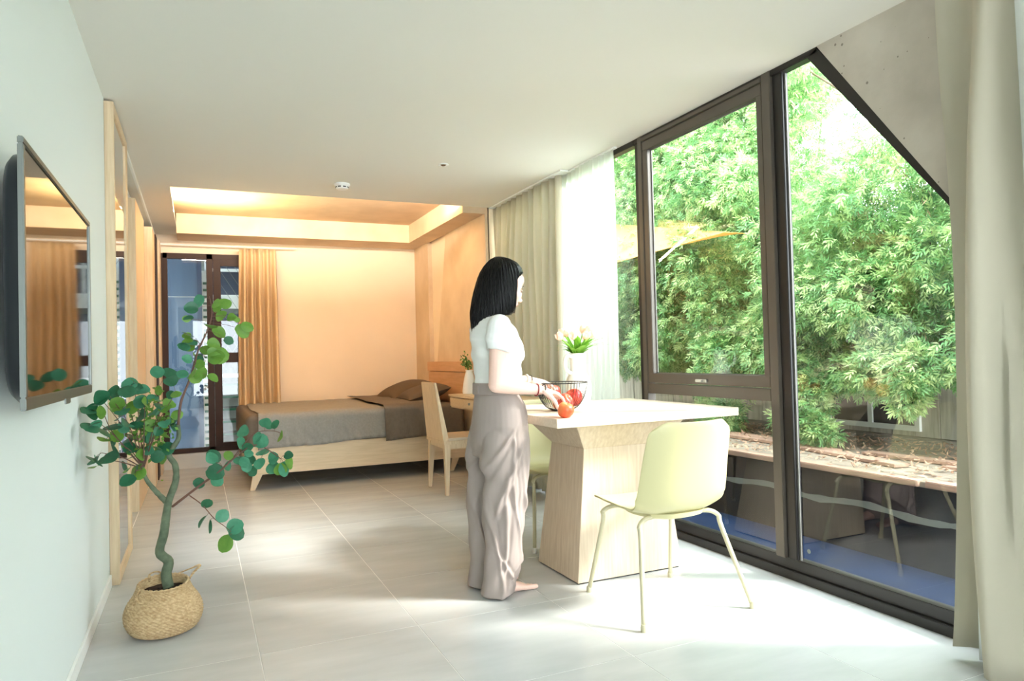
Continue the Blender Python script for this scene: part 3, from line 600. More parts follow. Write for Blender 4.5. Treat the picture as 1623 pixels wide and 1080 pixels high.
# arms
R_s, R_e, R_w = Vector((1.298, 3.055, 1.272)), Vector((1.266, 3.035, 1.002)), Vector((1.495, 3.035, .968))
body.caps(R_s, R_s.lerp(R_e, .5), .047, .041, 16); body.caps(R_s.lerp(R_e, .5), R_e, .041, .036, 16)
body.caps(R_e, R_e.lerp(R_w, .35), .038, .036, 16); body.caps(R_e.lerp(R_w, .35), R_w, .036, .0225, 16)
L_s, L_e, L_w = Vector((1.335, 3.365, 1.272)), Vector((1.36, 3.385, 1.01)), Vector((1.60, 3.38, 1.005))
body.caps(L_s, L_s.lerp(L_e, .5), .045, .040, 16); body.caps(L_s.lerp(L_e, .5), L_e, .040, .034, 16)
body.caps(L_e, L_e.lerp(L_w, .35), .036, .034, 16); body.caps(L_e.lerp(L_w, .35), L_w, .034, .022, 16)
def hand(mb, wrist, fwd, up, side, fingers, thumb, pl=.085, pw_=.038):
    fwd = Vector(fwd).normalized(); side = (Vector(side) - fwd * Vector(side).dot(fwd)).normalized(); up = side.cross(fwd) if side.cross(fwd).dot(Vector(up)) > 0 else -side.cross(fwd)
    wrist = Vector(wrist)
    mb.rings([[wrist + fwd * d + side * (w * math.cos(a)) + up * (h * math.sin(a)) for a in [2 * PI * k / 16 for k in range(16)]] for d, w, h in ((-.03, .022, .019), (0, .024, .018), (.03, .033, .017), (.06, .039, .0145), (pl, .040, .012), (pl + .008, .034, .008))])
    for (sy, segs, r, bends) in fingers:      # finger: lateral place, segment lengths, radius, bend angles
        p = wrist + fwd * (pl - .012) + side * sy; ang = 0; d = fwd + side * (sy * 1.5); d.normalize(); mb.ball(p, r * 1.15, 10, 6)
        for i, (L, bnd) in enumerate(zip(segs, bends)):
            ang += bnd; dd = (d * math.cos(ang) - up * math.sin(ang)).normalized(); q = p + dd * L
            mb.caps(p, q, r * (1 - .1 * i), r * (.9 - .1 * i), 10); p = q
    pts, rr = thumb
    P = [wrist + fwd * a + side * b + up * c for a, b, c in pts]
    for i in range(len(P) - 1): mb.caps(P[i], P[i + 1], rr[i], rr[i + 1], 10)
# right hand: palm down over the held apple, fingers curling in front of it, thumb on the near side
hand(body, R_w, (.80, -.02, -.22), (0.1, 0, 1), (0, 1, 0),
     [(-.030, (.036, .026, .020), .0085, (.35, .55, .35)), (-.010, (.042, .029, .021), .0088, (.28, .50, .35)), (.010, (.040, .027, .020), .0085, (.32, .5, .35)), (.029, (.032, .021, .018), .0076, (.4, .5, .35))],
     ([(.015, -.022, -.006), (.042, -.040, -.022), (.070, -.046, -.045), (.090, -.040, -.066)], (.014, .012, .0098, .0088)))
# left hand: flat over the bowl rim, fingers resting on the back apple
hand(body, L_w, (.95, .05, -.16), (0.1, 0, 1), (0, -1, 0),
     [(-.030, (.032, .021, .018), .0076, (.25, .3, .3)), (-.010, (.040, .027, .020), .0085, (.2, .3, .3)), (.010, (.042, .029, .021), .0088, (.18, .3, .25)), (.029, (.036, .026, .020), .0085, (.2, .3, .25))],
     ([(.015, .022, -.006), (.045, .038, -.014), (.072, .048, -.026), (.095, .050, -.042)], (.0135, .0115, .0095, .0085)))
me = remesh(body, .0036, 3)
bo = pm_(me, 'body', m_skin)
# face details
def face(name, mb, m): o = mb.build(name, m, pw, smooth=True); o.location = OFF; return o
for s in (1, -1):
    e = MB(); hb_(e, (.0735, s * .031, .008), (.0105, .0135, .007), 14, 8); face('closed_eyelid', e, m_skin)
    e = MB(); e.tube([HM @ Vector((.0842 - abs(t) * .003 - (.01 if t > .6 else 0), s * (.031 + .014 * t), .004 - .003 * (1 - t * t))) for t in (-1, -.5, 0, .5, 1)], .0012, 5); face('eyelash', e, m_dark)
    e = MB(); e.tube([HM @ Vector((.0865 - (t + 1) * .0055, s * (.031 + .019 * t), .029 + .003 * (1 - t * t))) for t in (-1, -.5, 0, .5, 1)], [.0015, .0024, .0024, .002, .001], 6); face('eyebrow', e, m_dark)
e = MB(); hb_(e, (.0915, 0, -.0575), (.0045, .019, .0042)); hb_(e, (.0895, 0, -.0665), (.0045, .016, .0048)); face('lips', e, m_lip)
# hair: a volume with a face opening + separate strands
HC = Vector((1.372, 3.222))
hz = [1.628, 1.618, 1.600, 1.575, 1.545, 1.51, 1.47, 1.43, 1.39, 1.35, 1.31, 1.275]
hback = [.015, .035, .055, .075, .092, .106, .119, .130, .138, .145, .149, .145]
hfront = [.025, .06, .095, .118, .128, .120, .10, .09, .08, .065, .0, -.05]
hside = [.02, .05, .072, .086, .094, .10, .103, .104, .104, .103, .10, .09]
def hair_r(th, z):
    b, f, s = (np.interp(-z, [-q for q in hz], a) for a in (hback, hfront, hside))
    c, sn = math.cos(th), math.sin(th)
    a = f if c > 0 else b
    if a <= 0.001: return None
    r = 1 / math.sqrt((c / max(a, .02)) ** 2 + (sn / s) ** 2); return r
yaw = math.radians(4)
def hair_pt(th, z, grow=1.0):
    r = hair_r(th, z) or .02
    face_a = abs(((th - yaw + PI) % (2 * PI)) - PI)       # angle from face direction
    zt = 1.562 - .045 * face_a
    if z < zt and face_a < 1.04:
        k = min(1, (zt - z) / .03) * min(1, (1.04 - face_a) / .16); r *= (1 - .62 * k)
    r *= 1 + .010 * math.sin(th * 41 + 3 * math.sin(z * 9)) + .006 * math.sin(th * 97 + z * 20)
    r *= grow; zz = z
    return Vector((HC.x + r * math.cos(th), HC.y + r * math.sin(th), zz))
hm = MB(); rs = []
for z in list(np.linspace(1.628, 1.335, 34)):
    rs.append([hair_pt(2 * PI * k / 160, z) for k in range(160)])
hm.rings(rs)
hairo = hm.build('hair', m_hair, pw, smooth=True); hairo.location = OFF
st = MB(); random.seed(9)
for k in range(1150):
    th = random.uniform(0, 2 * PI); face_a = abs(((th - yaw + PI) % (2 * PI)) - PI)
    if face_a < .94: continue
    back = max(0, -math.cos(th - .1)); zend = 1.355 - .09 * back ** 1.2 + random.uniform(-.025, .025)
    if face_a < 1.3: zend = 1.385 + random.uniform(-.02, .02)
    g0 = random.uniform(1.0, 1.045); pts = []; z0 = random.uniform(1.57, 1.624)
    for j in range(11):
        v = j / 10; z = z0 + (zend - z0) * v; t2 = th + .05 * math.sin(v * 3 + k) ; p = hair_pt(t2, max(z, 1.335), g0)
        p.z = z
        if z < 1.335: 
            d = (Vector((p.x, p.y, 0)) - Vector((HC.x, HC.y, 0))); p = Vector((HC.x, HC.y, 0)) + d * (1 - (1.335 - z) * .3); p.z = z
        pts.append(p)
    w = random.uniform(.0009, .0025)
    st.tube(pts, [w] * 9 + [w * .6, w * .2], 4)
o = st.build('strands', m_hair, hairo, smooth=True); o['kind'] = 'stuff'
m_brown = mat('brown_hair_tips', (58, 36, 28), .4)
st = MB()
for k in range(26):
    th = yaw - random.uniform(.5, 1.0); r = .072 + random.uniform(-.012, .012)
    pts = [Vector((HC.x + r * math.cos(th) + .012 * v, HC.y + r * math.sin(th), 1.42 - .075 * v)) + Vector((-.02 * v * v, 0, 0)) for v in [j / 8 for j in range(9)]]
    st.tube(pts, [.0014] * 8 + [.0004], 4)
st.build('front_strands', m_brown, hairo)['kind'] = 'stuff'
# shirt
sh = MB()
sh.rings([ell(.985, 1.335, 3.205, .097, .128, p=.9), ell(1.03, 1.345, 3.205, .104, .130, p=.9), ell(1.10, 1.348, 3.205, .118, .142), ell(1.16, 1.345, 3.205, .124, .155), ell(1.22, 1.335, 3.205, .118, .16), ell(1.27, 1.325, 3.208, .10, .165), ell(1.305, 1.318, 3.21, .078, .145), ell(1.33, 1.322, 3.213, .062, .09), ell(1.35, 1.33, 3.215, .056, .062)])
sh.ball((1.405, 3.15, 1.135), (.062, .056, .058)); sh.ball((1.405, 3.265, 1.135), (.062, .056, .058))
for S, E_, sgn in ((R_s, R_e, -1), (L_s, L_e, 1)):
    sh.caps(Vector((1.32, 3.205 + sgn * .09, 1.285)), S + Vector((0, 0, .006)), .052, .056, 16); d = (E_ - S); sh.tube([S, S + d * .2, S + d * .42], [.057, .062, .064], 18)
def sdisp(co, no):
    x, y, z = co.T; f = .0035 * np.sin(34 * (z + .6 * x) + 5 * np.sin(7 * y)) + .0030 * np.sin(58 * (x * .7 - z * .8) + 9 * y) + .002 * np.sin(90 * z + 40 * x)
    return no * (f * np.clip((1.33 - z) * 8, 0, 1))[:, None]
shirt = pm_(remesh(sh, .0045, 2, sdisp), 'shirt', m_shirt)
# trousers
tr = MB()
tr.rings([ell(1.005, 1.330, 3.205, .090, .124), ell(.985, 1.330, 3.205, .092, .126), ell(.94, 1.338, 3.205, .106, .140), ell(.88, 1.348, 3.205, .124, .156), ell(.80, 1.350, 3.205, .136, .166), ell(.72, 1.350, 3.205, .136, .162), ell(.66, 1.348, 3.205, .125, .15)])
for yc in (3.122, 3.288):
    dx = 0 if yc < 3.2 else -.012
    tr.rings([ell(z, xc + dx, yc, a, b, 28) for z, xc, a, b in ((.87, 1.348, .03, .03), (.84, 1.348, .075, .055), (.79, 1.349, .105, .075), (.73, 1.349, .121, .082), (.667, 1.348, .124, .082), (.54, 1.342, .118, .080), (.42, 1.335, .110, .078), (.27, 1.312, .092, .076), (.14, 1.304, .086, .078), (.06, 1.294, .080, .080), (.012, 1.288, .078, .082))])
def tdisp(co, no):
    x, y, z = co.T; lo = np.clip((.86 - z) * 3, 0, 1)
    rd = lambda a, w: np.exp(-(a / w) ** 2)      # narrow ridges: drape lines falling from hip and knee
    f = .007 * np.sin(22 * (x + z * .35) + 1.5 * np.sin(5 * z) + 8 * y) * lo
    for x0, sl, w, h, za, zb in ((1.30, .10, .010, .014, 0, .6), (1.36, -.04, .008, .012, .05, .8), (1.40, .16, .009, .013, .0, .55), (1.25, -.12, .010, .012, .0, .5), (1.33, .42, .010, .013, .35, .75), (1.27, .6, .012, .014, .5, .82), (1.43, -.10, .008, .010, .1, .7), (1.36, .75, .012, .012, .02, .28), (1.30, -.6, .012, .012, .02, .25)):
        zm = (za + zb) / 2; wz = np.clip((z - za) / .08, 0, 1) * np.clip((zb - z) / .08, 0, 1)
        f += (h * rd(x - x0 - sl * (z - zm) - .012 * np.sin(9 * z), w) - .6 * h * rd(x - x0 - sl * (z - zm) - 2.1 * w, w)) * wz * .8
    f += .0022 * np.sin(85 * (z * .5 - x * .9) + 20 * y) * lo
    k = .010 * np.exp(-((z - .68 - .5 * (x - 1.3)) / .035) ** 2) * (x < 1.36) - .009 * np.exp(-((z - .42 + .9 * (x - 1.38)) / .05) ** 2)
    f += k
    front = np.exp(-((x - 1.44) / .012) ** 2) * (y < 3.12) * (z < .93) * .006
    return no * (f + front)[:, None]
trous = pm_(remesh(tr, .005, 3, tdisp), 'trousers', m_pants)
wbd = MB().rings([ell(.950, 1.336, 3.205, .108, .142), ell(.954, 1.336, 3.205, .113, .147), ell(1.004, 1.331, 3.205, .106, .140), ell(1.007, 1.331, 3.205, .103, .137)]).build('waistband', m_pants, trous, smooth=40)
for th in (-2.2, -1.4, -2.9, -.7):
    c = Vector((1.332 + .106 * math.cos(th), 3.205 + .139 * math.sin(th), .98)); MB().box(-.006, .006, -.006, .006, -.022, .022).build('belt_loop', m_pants, trous, bevel=.001).location = c
MB().tube([(1.405, 3.085, .95), (1.432, 3.082, .90), (1.438, 3.070, .845), (1.425, 3.058, .80)], [.001, .0022, .0022, .001], 6).build('pocket_opening', m_pants, trous)
# wrist bands
def band(c, d, r, w, m, label):
    d = Vector(d).normalized(); q = d.to_track_quat('Z', 'Y').to_matrix().to_4x4()
    o = MB().tube([(r * math.cos(a), r * math.sin(a), 0) for a in [2 * PI * k / 28 for k in range(29)]], w, 8).build('bracelet', m, None, smooth=True)
    o.matrix_world = Matrix.Translation(c) @ q; return tag(o, label, 'bracelet')
band(R_w + Vector((-.022, 0, .002)), R_w - R_e, .0275, .0032, m_thread, 'thin red cord bracelet on the right wrist nearest the camera')
band(R_w + Vector((.012, 0, -.002)), (.8, -.02, -.22), .0285, .0032, m_dark, 'dark metal bangle at the base of the right hand')
band(L_w + Vector((-.015, 0, 0)), L_w - L_e, .0265, .005, m_ceram, 'pale chunky bracelet on the left wrist behind')
band(L_w + Vector((.006, 0, 0)), L_w - L_e, .0255, .002, m_dark, 'thin dark band on the left wrist behind')

# ------------------------------------------------------------------ eucalyptus in a seagrass basket
pb = thing('plant_basket', 'round woven seagrass belly basket on the floor by the mirror door', 'basket', (-.148, 3.39, 0)); pb.scale = (1, 1, .76)
nu, rows = 180, 44; prof = catmull([(.092, 0, .002), (.125, 0, .02), (.146, 0, .07), (.149, 0, .12), (.137, 0, .17), (.114, 0, .215), (.100, 0, .255), (.097, 0, .27)], 11)
rs = []
n_p = len(prof)
for j, p in enumerate(prof):
    r0 = p.x; row = j // 2
    rs.append([((r0 + .0048 * (math.sin(2 * PI * (k / 4.5) + (PI * .5) * j + (PI / 2 if row % 2 else 0))) + .002 * (j % 2)) * math.cos(2 * PI * k / nu), (r0 + .0048 * math.sin(2 * PI * (k / 4.5) + PI * .5 * j)) * math.sin(2 * PI * k / nu) * .98, p.z + .012 * math.sin(2 * PI * k / nu) * (p.z / .27)) for k in range(nu)])
rs += [[((.088) * math.cos(2 * PI * k / nu), .087 * math.sin(2 * PI * k / nu), .268 + .012 * math.sin(2 * PI * k / nu)) for k in range(nu)], [((.091) * math.cos(2 * PI * k / nu), .089 * math.sin(2 * PI * k / nu), .215) for k in range(nu)]]
MB().rings(rs).build('woven_body', m_basket, pb, smooth=True)
MB().tube([(.096 * math.cos(a), .094 * math.sin(a), .270 + .012 * math.sin(a) + .003 * math.sin(a * 30)) for a in [2 * PI * k / 90 for k in range(91)]], .006, 6).build('braided_rim', m_basket, pb, smooth=True)
soil_rings = [[(r * math.cos(2 * PI * k / 30), r * math.sin(2 * PI * k / 30), .232 + (.008 * noise.noise(Vector((r * 40, k, 1))))) for k in range(30)] for r in (.092, .08, .06, .04, .02, .001)]
MB().rings(soil_rings).build('soil', m_soil, pb, smooth=True)
def braid(pts, name='handle'):
    c = catmull(pts, 8); mb = MB()
    for q in range(3):
        mb.tube([p + Vector((math.cos(i * .9 + q * 2.1), math.sin(i * .9 + q * 2.1), math.sin(i * 1.1 + q * 2.1))) * .0028 for i, p in enumerate(c)], .0032, 5)
    mb.build(name, m_basket, pb, smooth=True)
braid([(.02, .09, .26), (.06, .075, .285), (.115, .04, .318), (.145, .02, .335), (.115, .025, .29), (.095, .01, .255)])
braid([(-.055, .05, .27), (-.055, .04, .31), (-.03, .03, .325), (-.01, .03, .315), (-.015, .03, .275)])
braid([(-.085, -.05, .262), (-.10, -.07, .235), (-.085, -.085, .205), (-.05, -.098, .205), (-.038, -.098, .24), (-.05, -.08, .265)])
pt = thing('eucalyptus_tree', 'young eucalyptus tree with round leaves growing from the seagrass basket', 'plant', (-.130, 3.39, -.052))
# traced stem nodes in plant-plane metres (x right, z up), depth wander added
def pp(a, b, y=0): return Vector((.0016 + (a - 262) * .00155, y, .235 + (885 - b) * .00150))
trunk = [pp(262, 888), pp(256, 850, .01), pp(262, 815, .015), pp(241, 785, .01), pp(252, 735), pp(258, 690, -.01), pp(266, 640, -.01), pp(284, 585), pp(283, 540, .01), pp(268, 508, .01), pp(292, 465), pp(292, 425)]
def stem(pts, r, name, m, k=5):
    c = catmull(pts, k); R = [r[0] + (r[1] - r[0]) * i / (len(c) - 1) for i in range(len(c))]
    R = [q * (1 + .13 * noise.noise(Vector((i * .9, q * 90, 2)))) for i, q in enumerate(R)]
    MB().tube(c, R, 9).build(name, m, pt, smooth=True); return c
nodes = []
nodes += stem(trunk, (.023, .009), 'trunk', m_bark)[40:]
nodes += stem([pp(258, 640), pp(238, 612, -.02), pp(214, 572, -.04), pp(202, 535, -.03)], (.013, .006), 'branch', m_bark)
nodes += stem([pp(292, 430), pp(300, 360, .01), pp(325, 290, .0), pp(345, 215, -.02), pp(372, 150, .01), pp(384, 100, .02), pp(378, 50, .02)], (.006, .002), 'branch', m_twig)
nodes += stem([pp(325, 290), pp(338, 250, -.03), pp(350, 190, -.05)], (.003, .0015), 'branch', m_twig)
nodes += stem([pp(274, 658), pp(340, 605, -.03), pp(400, 560, -.05), pp(450, 515, -.06), pp(500, 495, -.05), pp(560, 540, -.06)], (.0055, .002), 'branch', m_twig)
nodes += stem([pp(400, 560, -.05), pp(440, 520, -.02), pp(490, 465, .0), pp(540, 460, .02), pp(570, 470, .02)], (.003, .0012), 'branch', m_twig)
nodes += stem([pp(318, 628, -.02), pp(350, 655, -.05), pp(380, 695, -.07), pp(405, 718, -.08), pp(428, 740, -.09)], (.0025, .0012), 'branch', m_twig)
for tgt in ((45, 372), (95, 345), (80, 400), (130, 330), (135, 410), (185, 300), (165, 345), (110, 480), (150, 460), (75, 510), (215, 360), (240, 320), (265, 350), (190, 540), (225, 440), (265, 400), (290, 330)):
    d = random.uniform(-.14, .10)
    nodes += stem([pp(206, 540, -.03), pp(206 + (tgt[0] - 206) * .45, 540 + (tgt[1] - 540) * .6, d * .5), Vector((max(pp(tgt[0], 0).x, -.225), d - (.09 if tgt[0] < 100 else 0), pp(0, tgt[1]).z))], (.003, .001), 'branch', m_twig, 6)
leafbase = []
for si, (cup) in enumerate((.1, .22, -.12)):
    mb = MB(); rr = []
    for j in range(7):
        v = j / 6; w = .5 * math.sin(PI * (v * .9 + .06)) ** .62
        rr.append([(s * w, v, abs(s) ** 1.6 * cup * w * 1.4 - .12 * v * v) for s in (-1, -.5, 0, .5, 1)])
    mb.rings(rr, caps=False, closed=False)
    for m in (m_leafA, m_leafB, m_leafC):
        o = mb.build('leaf', m, pt, smooth=True); leafbase.append(o.data); bpy.data.objects.remove(o)
# leaf centres (crop units a,b), size factor, tint 0 dark 1 light 2 blue
LV = [(349, 65, 1, 2), (330, 88, .9, 0), (420, 68, 1, 1), (395, 75, .8, 1), (408, 107, .9, 1), (448, 112, .9, 1), (322, 116, .7, 0), (466, 155, 1.2, 1), (478, 142, .9, 1), (381, 140, .9, 1), (402, 158, 1, 1), (321, 162, .8, 0), (358, 178, 1.1, 0), (328, 190, 1, 2), (312, 198, .9, 0), (428, 183, .7, 0), (388, 195, 1, 1), (368, 208, .9, 1), (404, 228, 1.2, 1), (390, 235, 1, 1), (350, 232, .7, 0), (352, 250, .9, 1), (318, 236, .7, 2), (354, 280, 1.1, 1), (330, 278, .9, 1), (383, 293, .8, 1), (305, 276, .8, 2), (272, 275, 1, 0), (278, 296, 1, 0), (240, 272, .9, 2), (300, 285, .7, 0),
      (50, 370, 1.15, 0), (84, 398, 1.3, 0), (100, 346, 1.1, 0), (138, 326, 1.2, 0), (172, 318, 1.1, 0), (190, 300, 1.1, 1), (205, 320, 1, 2), (132, 416, 1.3, 0), (115, 448, .9, 1), (140, 446, .9, 1), (95, 488, 1.3, 0), (133, 492, 1.3, 0), (78, 512, 1, 1), (165, 462, 1.2, 0), (182, 452, .9, 0), (186, 540, 1.1, 1), (196, 550, .9, 1), (165, 545, .9, 1), (205, 390, 1.1, 0), (180, 365, 1, 1), (160, 375, 1.1, 2), (236, 385, 1, 2), (255, 365, 1, 0), (240, 325, .9, 1), (273, 360, .9, 1), (290, 330, .8, 1), (280, 410, 1, 0), (262, 412, .9, 2), (290, 395, .8, 1), (215, 455, 1, 0), (222, 490, .8, 2), (262, 488, 1.1, 0), (238, 500, .7, 1), (252, 520, .9, 1), (208, 350, 1, 0), (228, 345, .8, 2), (170, 410, 1, 2), (148, 355, 1, 1), (185, 425, 1, 0), (200, 500, .8, 1), (180, 505, .9, 0), (225, 420, .9, 1), (262, 450, .8, 1), (118, 372, 1, 1), (110, 400, .9, 2),
      (525, 435, 1, 2), (550, 440, .8, 0), (563, 476, 1, 1), (463, 458, 1.1, 2), (505, 484, 1.1, 2), (455, 488, .9, 2), (470, 502, .8, 0), (381, 523, 1.1, 0), (420, 520, .7, 1), (385, 566, 1.2, 0), (390, 592, .9, 2), (452, 540, 1, 2), (477, 535, .9, 0), (512, 518, 1, 2), (500, 545, .9, 2), (540, 538, .9, 2), (487, 575, .9, 0), (540, 570, 1, 2), (558, 572, 1, 1), (571, 572, 1.1, 2), (585, 555, 1, 1), (580, 530, .7, 0), (342, 595, .8, 0), (420, 555, .8, 2), (470, 562, .9, 2),
      (362, 653, .8, 0), (401, 688, .9, 2), (350, 700, .9, 0), (366, 715, .9, 0), (433, 722, 1.1, 2), (437, 742, 1.1, 0), (405, 765, 1.2, 1)]
random.seed(31); pet = MB()
LV += [(a + random.uniform(-20, 20), b + random.uniform(-22, 22), s_ * random.uniform(.75, 1), random.choice((0, 0, 1, 2))) for (a, b, s_, t_) in LV if a < 300 and 300 < b < 560 for _ in (0,) if random.uniform(0, 1) < .8]
LV += [(a + random.uniform(-16, 16), b + random.uniform(-16, 16), s_ * .8, 1 if b < 300 else 2) for (a, b, s_, t_) in LV if a > 300 and b < 600 and random.uniform(0, 1) < .35]
for i, (a, b, s, tint) in enumerate(LV):
    c = pp(a, b); nd = min(nodes, key=lambda q: (q.x - c.x) ** 2 + (q.z - c.z) ** 2 + random.uniform(0, .0004)); c.y = nd.y + random.uniform(-.05, .05)
    if a > 340 and b > 640: c.y = nd.y + random.uniform(-.015, .015)
    size = .063 * s
    if c.x < -.22: c.x = -.22 + (c.x + .22) * .35; c.y -= .10
    v = (c - nd); v = v.normalized() if v.length > .01 else Vector((random.uniform(-1, 1), 0, random.uniform(-1, 1))).normalized()
    ydir = (v + Vector((random.uniform(-.4, .4), random.uniform(-.5, .5), random.uniform(-.4, .3)))).normalized()
    nrm = Vector((random.uniform(-.5, .5), -1, random.uniform(-.2, 1.0))).normalized(); nrm = (nrm - ydir * nrm.dot(ydir)).normalized(); xd = ydir.cross(nrm)
    if (a, b) in ((350, 700), (366, 715), (321, 162), (322, 116)): nrm, xd = xd, -nrm
    base = c - ydir * size * .5
    M = Matrix(((xd.x, ydir.x, nrm.x, base.x), (xd.y, ydir.y, nrm.y, base.y), (xd.z, ydir.z, nrm.z, base.z), (0, 0, 0, 1))) @ Matrix.Diagonal((size * random.uniform(.85, 1.05), size, size, 1))
    o = bpy.data.objects.new('leaf', leafbase[(i % 3) * 3 + tint]); COL.objects.link(o); o.parent = pt; o.matrix_local = M
    if (base - nd).length < .16: pet.tube([nd, nd.lerp(base, .6) + Vector((0, 0, .004)), base], .0009, 4)
pet.build('petioles', m_twig, pt)['kind'] = 'stuff'
sm = MB()
for k in range(330):
    c = pp(random.gauss(225, 28), random.gauss(430, 40), random.uniform(-.06, .09)); s = random.uniform(.007, .014)
    d = Vector([random.uniform(-1, 1) for _ in range(3)]).normalized(); bb = d.orthogonal().normalized()
    sm.add([c - d * s, c + bb * s * .7, c + d * s, c - bb * s * .7], [(0, 1, 2, 3)])
sm.build('small_leaves', m_leafB, pt)['kind'] = 'stuff'

# ------------------------------------------------------------------ outside, right: ground, ledge, shed, trees
gr = struct(MB().box(2.72, 3.42, -2, 14, -.16, -.03).build('floor_outside', m_blue)); gr.name = 'ground'
rw = struct(MB().box(3.42, 3.55, -2, 14, -.1, .402).build('retaining_wall', m_navy))
pn = MB(); random.seed(2)
top = []; bot = []
for i in range(61):
    y = 4.5 - i * .058; zc = .235 - .0 * i + .012 * math.sin(i * .5); w = .018 + .012 * noise.noise(Vector((i * .5, 0, 0))); w *= (1 if i < 40 else max(.25, 1 - (i - 40) / 24))
    top.append((3.4185, y, zc + w)); bot.append((3.4185, y, zc - w))
pn.rings([top, bot], caps=False, closed=False).build('pale_streak', m_wire, rw, sol=.002)  # pale wavy band along the wall face
ld = tag(thing('roof_ledge', 'low flat ledge outside the window littered with dead leaves', 'ledge', (0, 0, 0)), kind=None)
MB().box(3.40, 6.4, -1.5, 13, .402, .432).build('slab', m_ledge, ld, bevel=.004)
for j in range(8):
    y = -1.0 + j * 1.75; o = MB().box(3.385, 3.46, y, y + 1.72, .405, .438).build('edge_board', m_plank, ld, bevel=.004); o.location.x = random.uniform(-.01, .01)
for j in range(9):
    y = 1.5 + j * .62; o = MB().box(-.05, .05, -.55, .55, 0, .02).build('plank', m_plank, ld, bevel=.003); o.location = (3.78 + .11 * (j % 3), y, .433 + .001 * j); o.rotation_euler = (0, 0, random.uniform(-.25, .25))
lt = MB()
for k in range(5200):
    c = Vector((random.uniform(3.42, 4.75), random.uniform(.8, 8), .437 + random.uniform(0, .03))); s = random.uniform(.012, .03)
    d = Vector((random.uniform(-1, 1), random.uniform(-1, 1), random.uniform(-.4, .4))).normalized(); b = Vector((-d.y, d.x, random.uniform(-.5, .5)))
    lt.add([c - d * s, c + b * s * .35, c + d * s, c - b * s * .35], [(0, 1, 2, 3)])
lt.build('leaf_litter', m_deadl, ld)['kind'] = 'stuff'
SX = 5.0
shd = thing('shed', 'low grey boarded shed with a white framed window behind the trees', 'shed', (SX, 4.5, .44))
for j in range(46):
    y = -3.2 + j * .2
    if -.85 < y < -.05:
        MB().box(0, .03, y, y + .192, 0, .05).build('board', m_shed, shd); MB().box(0, .03, y, y + .192, .78, 1.25).build('board', m_shed, shd)
    else: MB().box(-.004 * (j % 2), .03, y, y + .192, 0, 1.25).build('board', m_shed, shd)
MB().box(.03, 1.8, -3.2, 6.0, 0, 1.2).build('rear_block', m_shed, shd)
MB().box(-.25, 2.0, -3.3, 6.1, 1.25, 1.31).build('roof', m_ledge, shd)
wf = MB().box(-.03, 0, -.86, .0, .04, .08).box(-.03, 0, -.86, .0, .76, .80).box(-.03, 0, -.86, -.82, .08, .76).box(-.03, 0, -.04, 0, .08, .76).box(-.03, 0, -.45, -.41, .08, .76).build('window_frame', m_white, shd)
for ya in (-.82, -.41): MB().box(-.012, -.008, ya, ya + .37, .08, .76).build('pane', m_black, wf)
sl = thing('shade_sail', 'ochre canvas awning seen between the tree leaves through the window', 'awning', (3.92, 5.3, 2.03))
vs = []; fs = []
for i in range(9):
    for j in range(9):
        u, v = i / 8, j / 8; y = 1.3 - 2.15 * u; z = .0 + .52 * v * (1 - u) + .05 * u ; vs.append((-.05 + .25 * v, y, z - .05 * math.sin(PI * u) * math.sin(PI * v)))
fs = [(i * 9 + j, i * 9 + j + 1, (i + 1) * 9 + j + 1, (i + 1) * 9 + j) for i in range(8) for j in range(8)]
MB().add(vs, fs).build('canvas', m_sail, sl, smooth=True, sol=.004)
# sprigs of lance leaves
def sprig_geo(nl=8, L=.050):
    vs = []; fs = []
    for i in range(nl):
        t = i / (nl - 1); s = 1 if i % 2 else -1; bx = L * t; ll = .050 * (1 - .35 * abs(t - .4)); ang = (1.15 - .85 * t) * s if i < nl - 1 else 0
        base = np.array([bx, 0, -.02 * t * t]); d = np.array([math.cos(ang), math.sin(ang), -.25 + .5 * math.sin(i * 2.3)]); pr = np.array([-d[1], d[0], 0]) * .0064
        k = len(vs); up = np.array([0, 0, .004])
        vs += [base, base + d * ll * .45 + pr + up, base + d * ll, base + d * ll * .45 - pr + up]; fs += [(k, k + 1, k + 2), (k, k + 2, k + 3)]
    return np.array(vs), np.array(fs)
SV, SF = sprig_geo()
def sprig_mats(n, rng, cen, rad):
    u = rng.normal(size=(n, 3)); u /= np.linalg.norm(u, axis=1)[:, None]
    pos = cen + u * rad * rng.uniform(.55, 1.05, (n, 1))
    x = u + rng.normal(size=(n, 3)) * .5 + np.array([-.35, -.15, -.25]); x /= np.linalg.norm(x, axis=1)[:, None]
    z = np.array([-.45, -.2, 1.0]) + rng.normal(size=(n, 3)) * .45; z -= x * (z * x).sum(1)[:, None]; z /= np.linalg.norm(z, axis=1)[:, None]
    y = np.cross(z, x); return pos, x, y, z
rng = np.random.default_rng(5)
TR = [(5.0, 3.6, 'left'), (5.2, 5.6, 'mid'), (5.1, 8.2, 'far')]
trees = []
labs = ['leafy green tree filling the right window pane, its drooping branches nearest the curtain', 'bushy green tree outside behind the middle casement window', 'green tree outside seen between the sheer curtain and the first mullion']
blobs = [[], [], []]
for k in range(600):
    y = rng.uniform(2.3, 8.1); x = rng.uniform(4.15, 5.5); zt = np.interp(y, [2.3, 3.2, 4.2, 5.5, 10], [2.5, 3.2, 3.8, 4.2, 4.6]); z = rng.uniform(1.0, zt)
    if y < 4.6 and z > 1.9 and rng.uniform() < (.6 if z < 2.4 else .9): continue
    if z < 1.15 and rng.uniform() < .4: continue
    r = rng.uniform(.20, .42); ti = 0 if y < 4.5 else (1 if y < 6.7 else 2); blobs[ti].append((x, y, z, r))
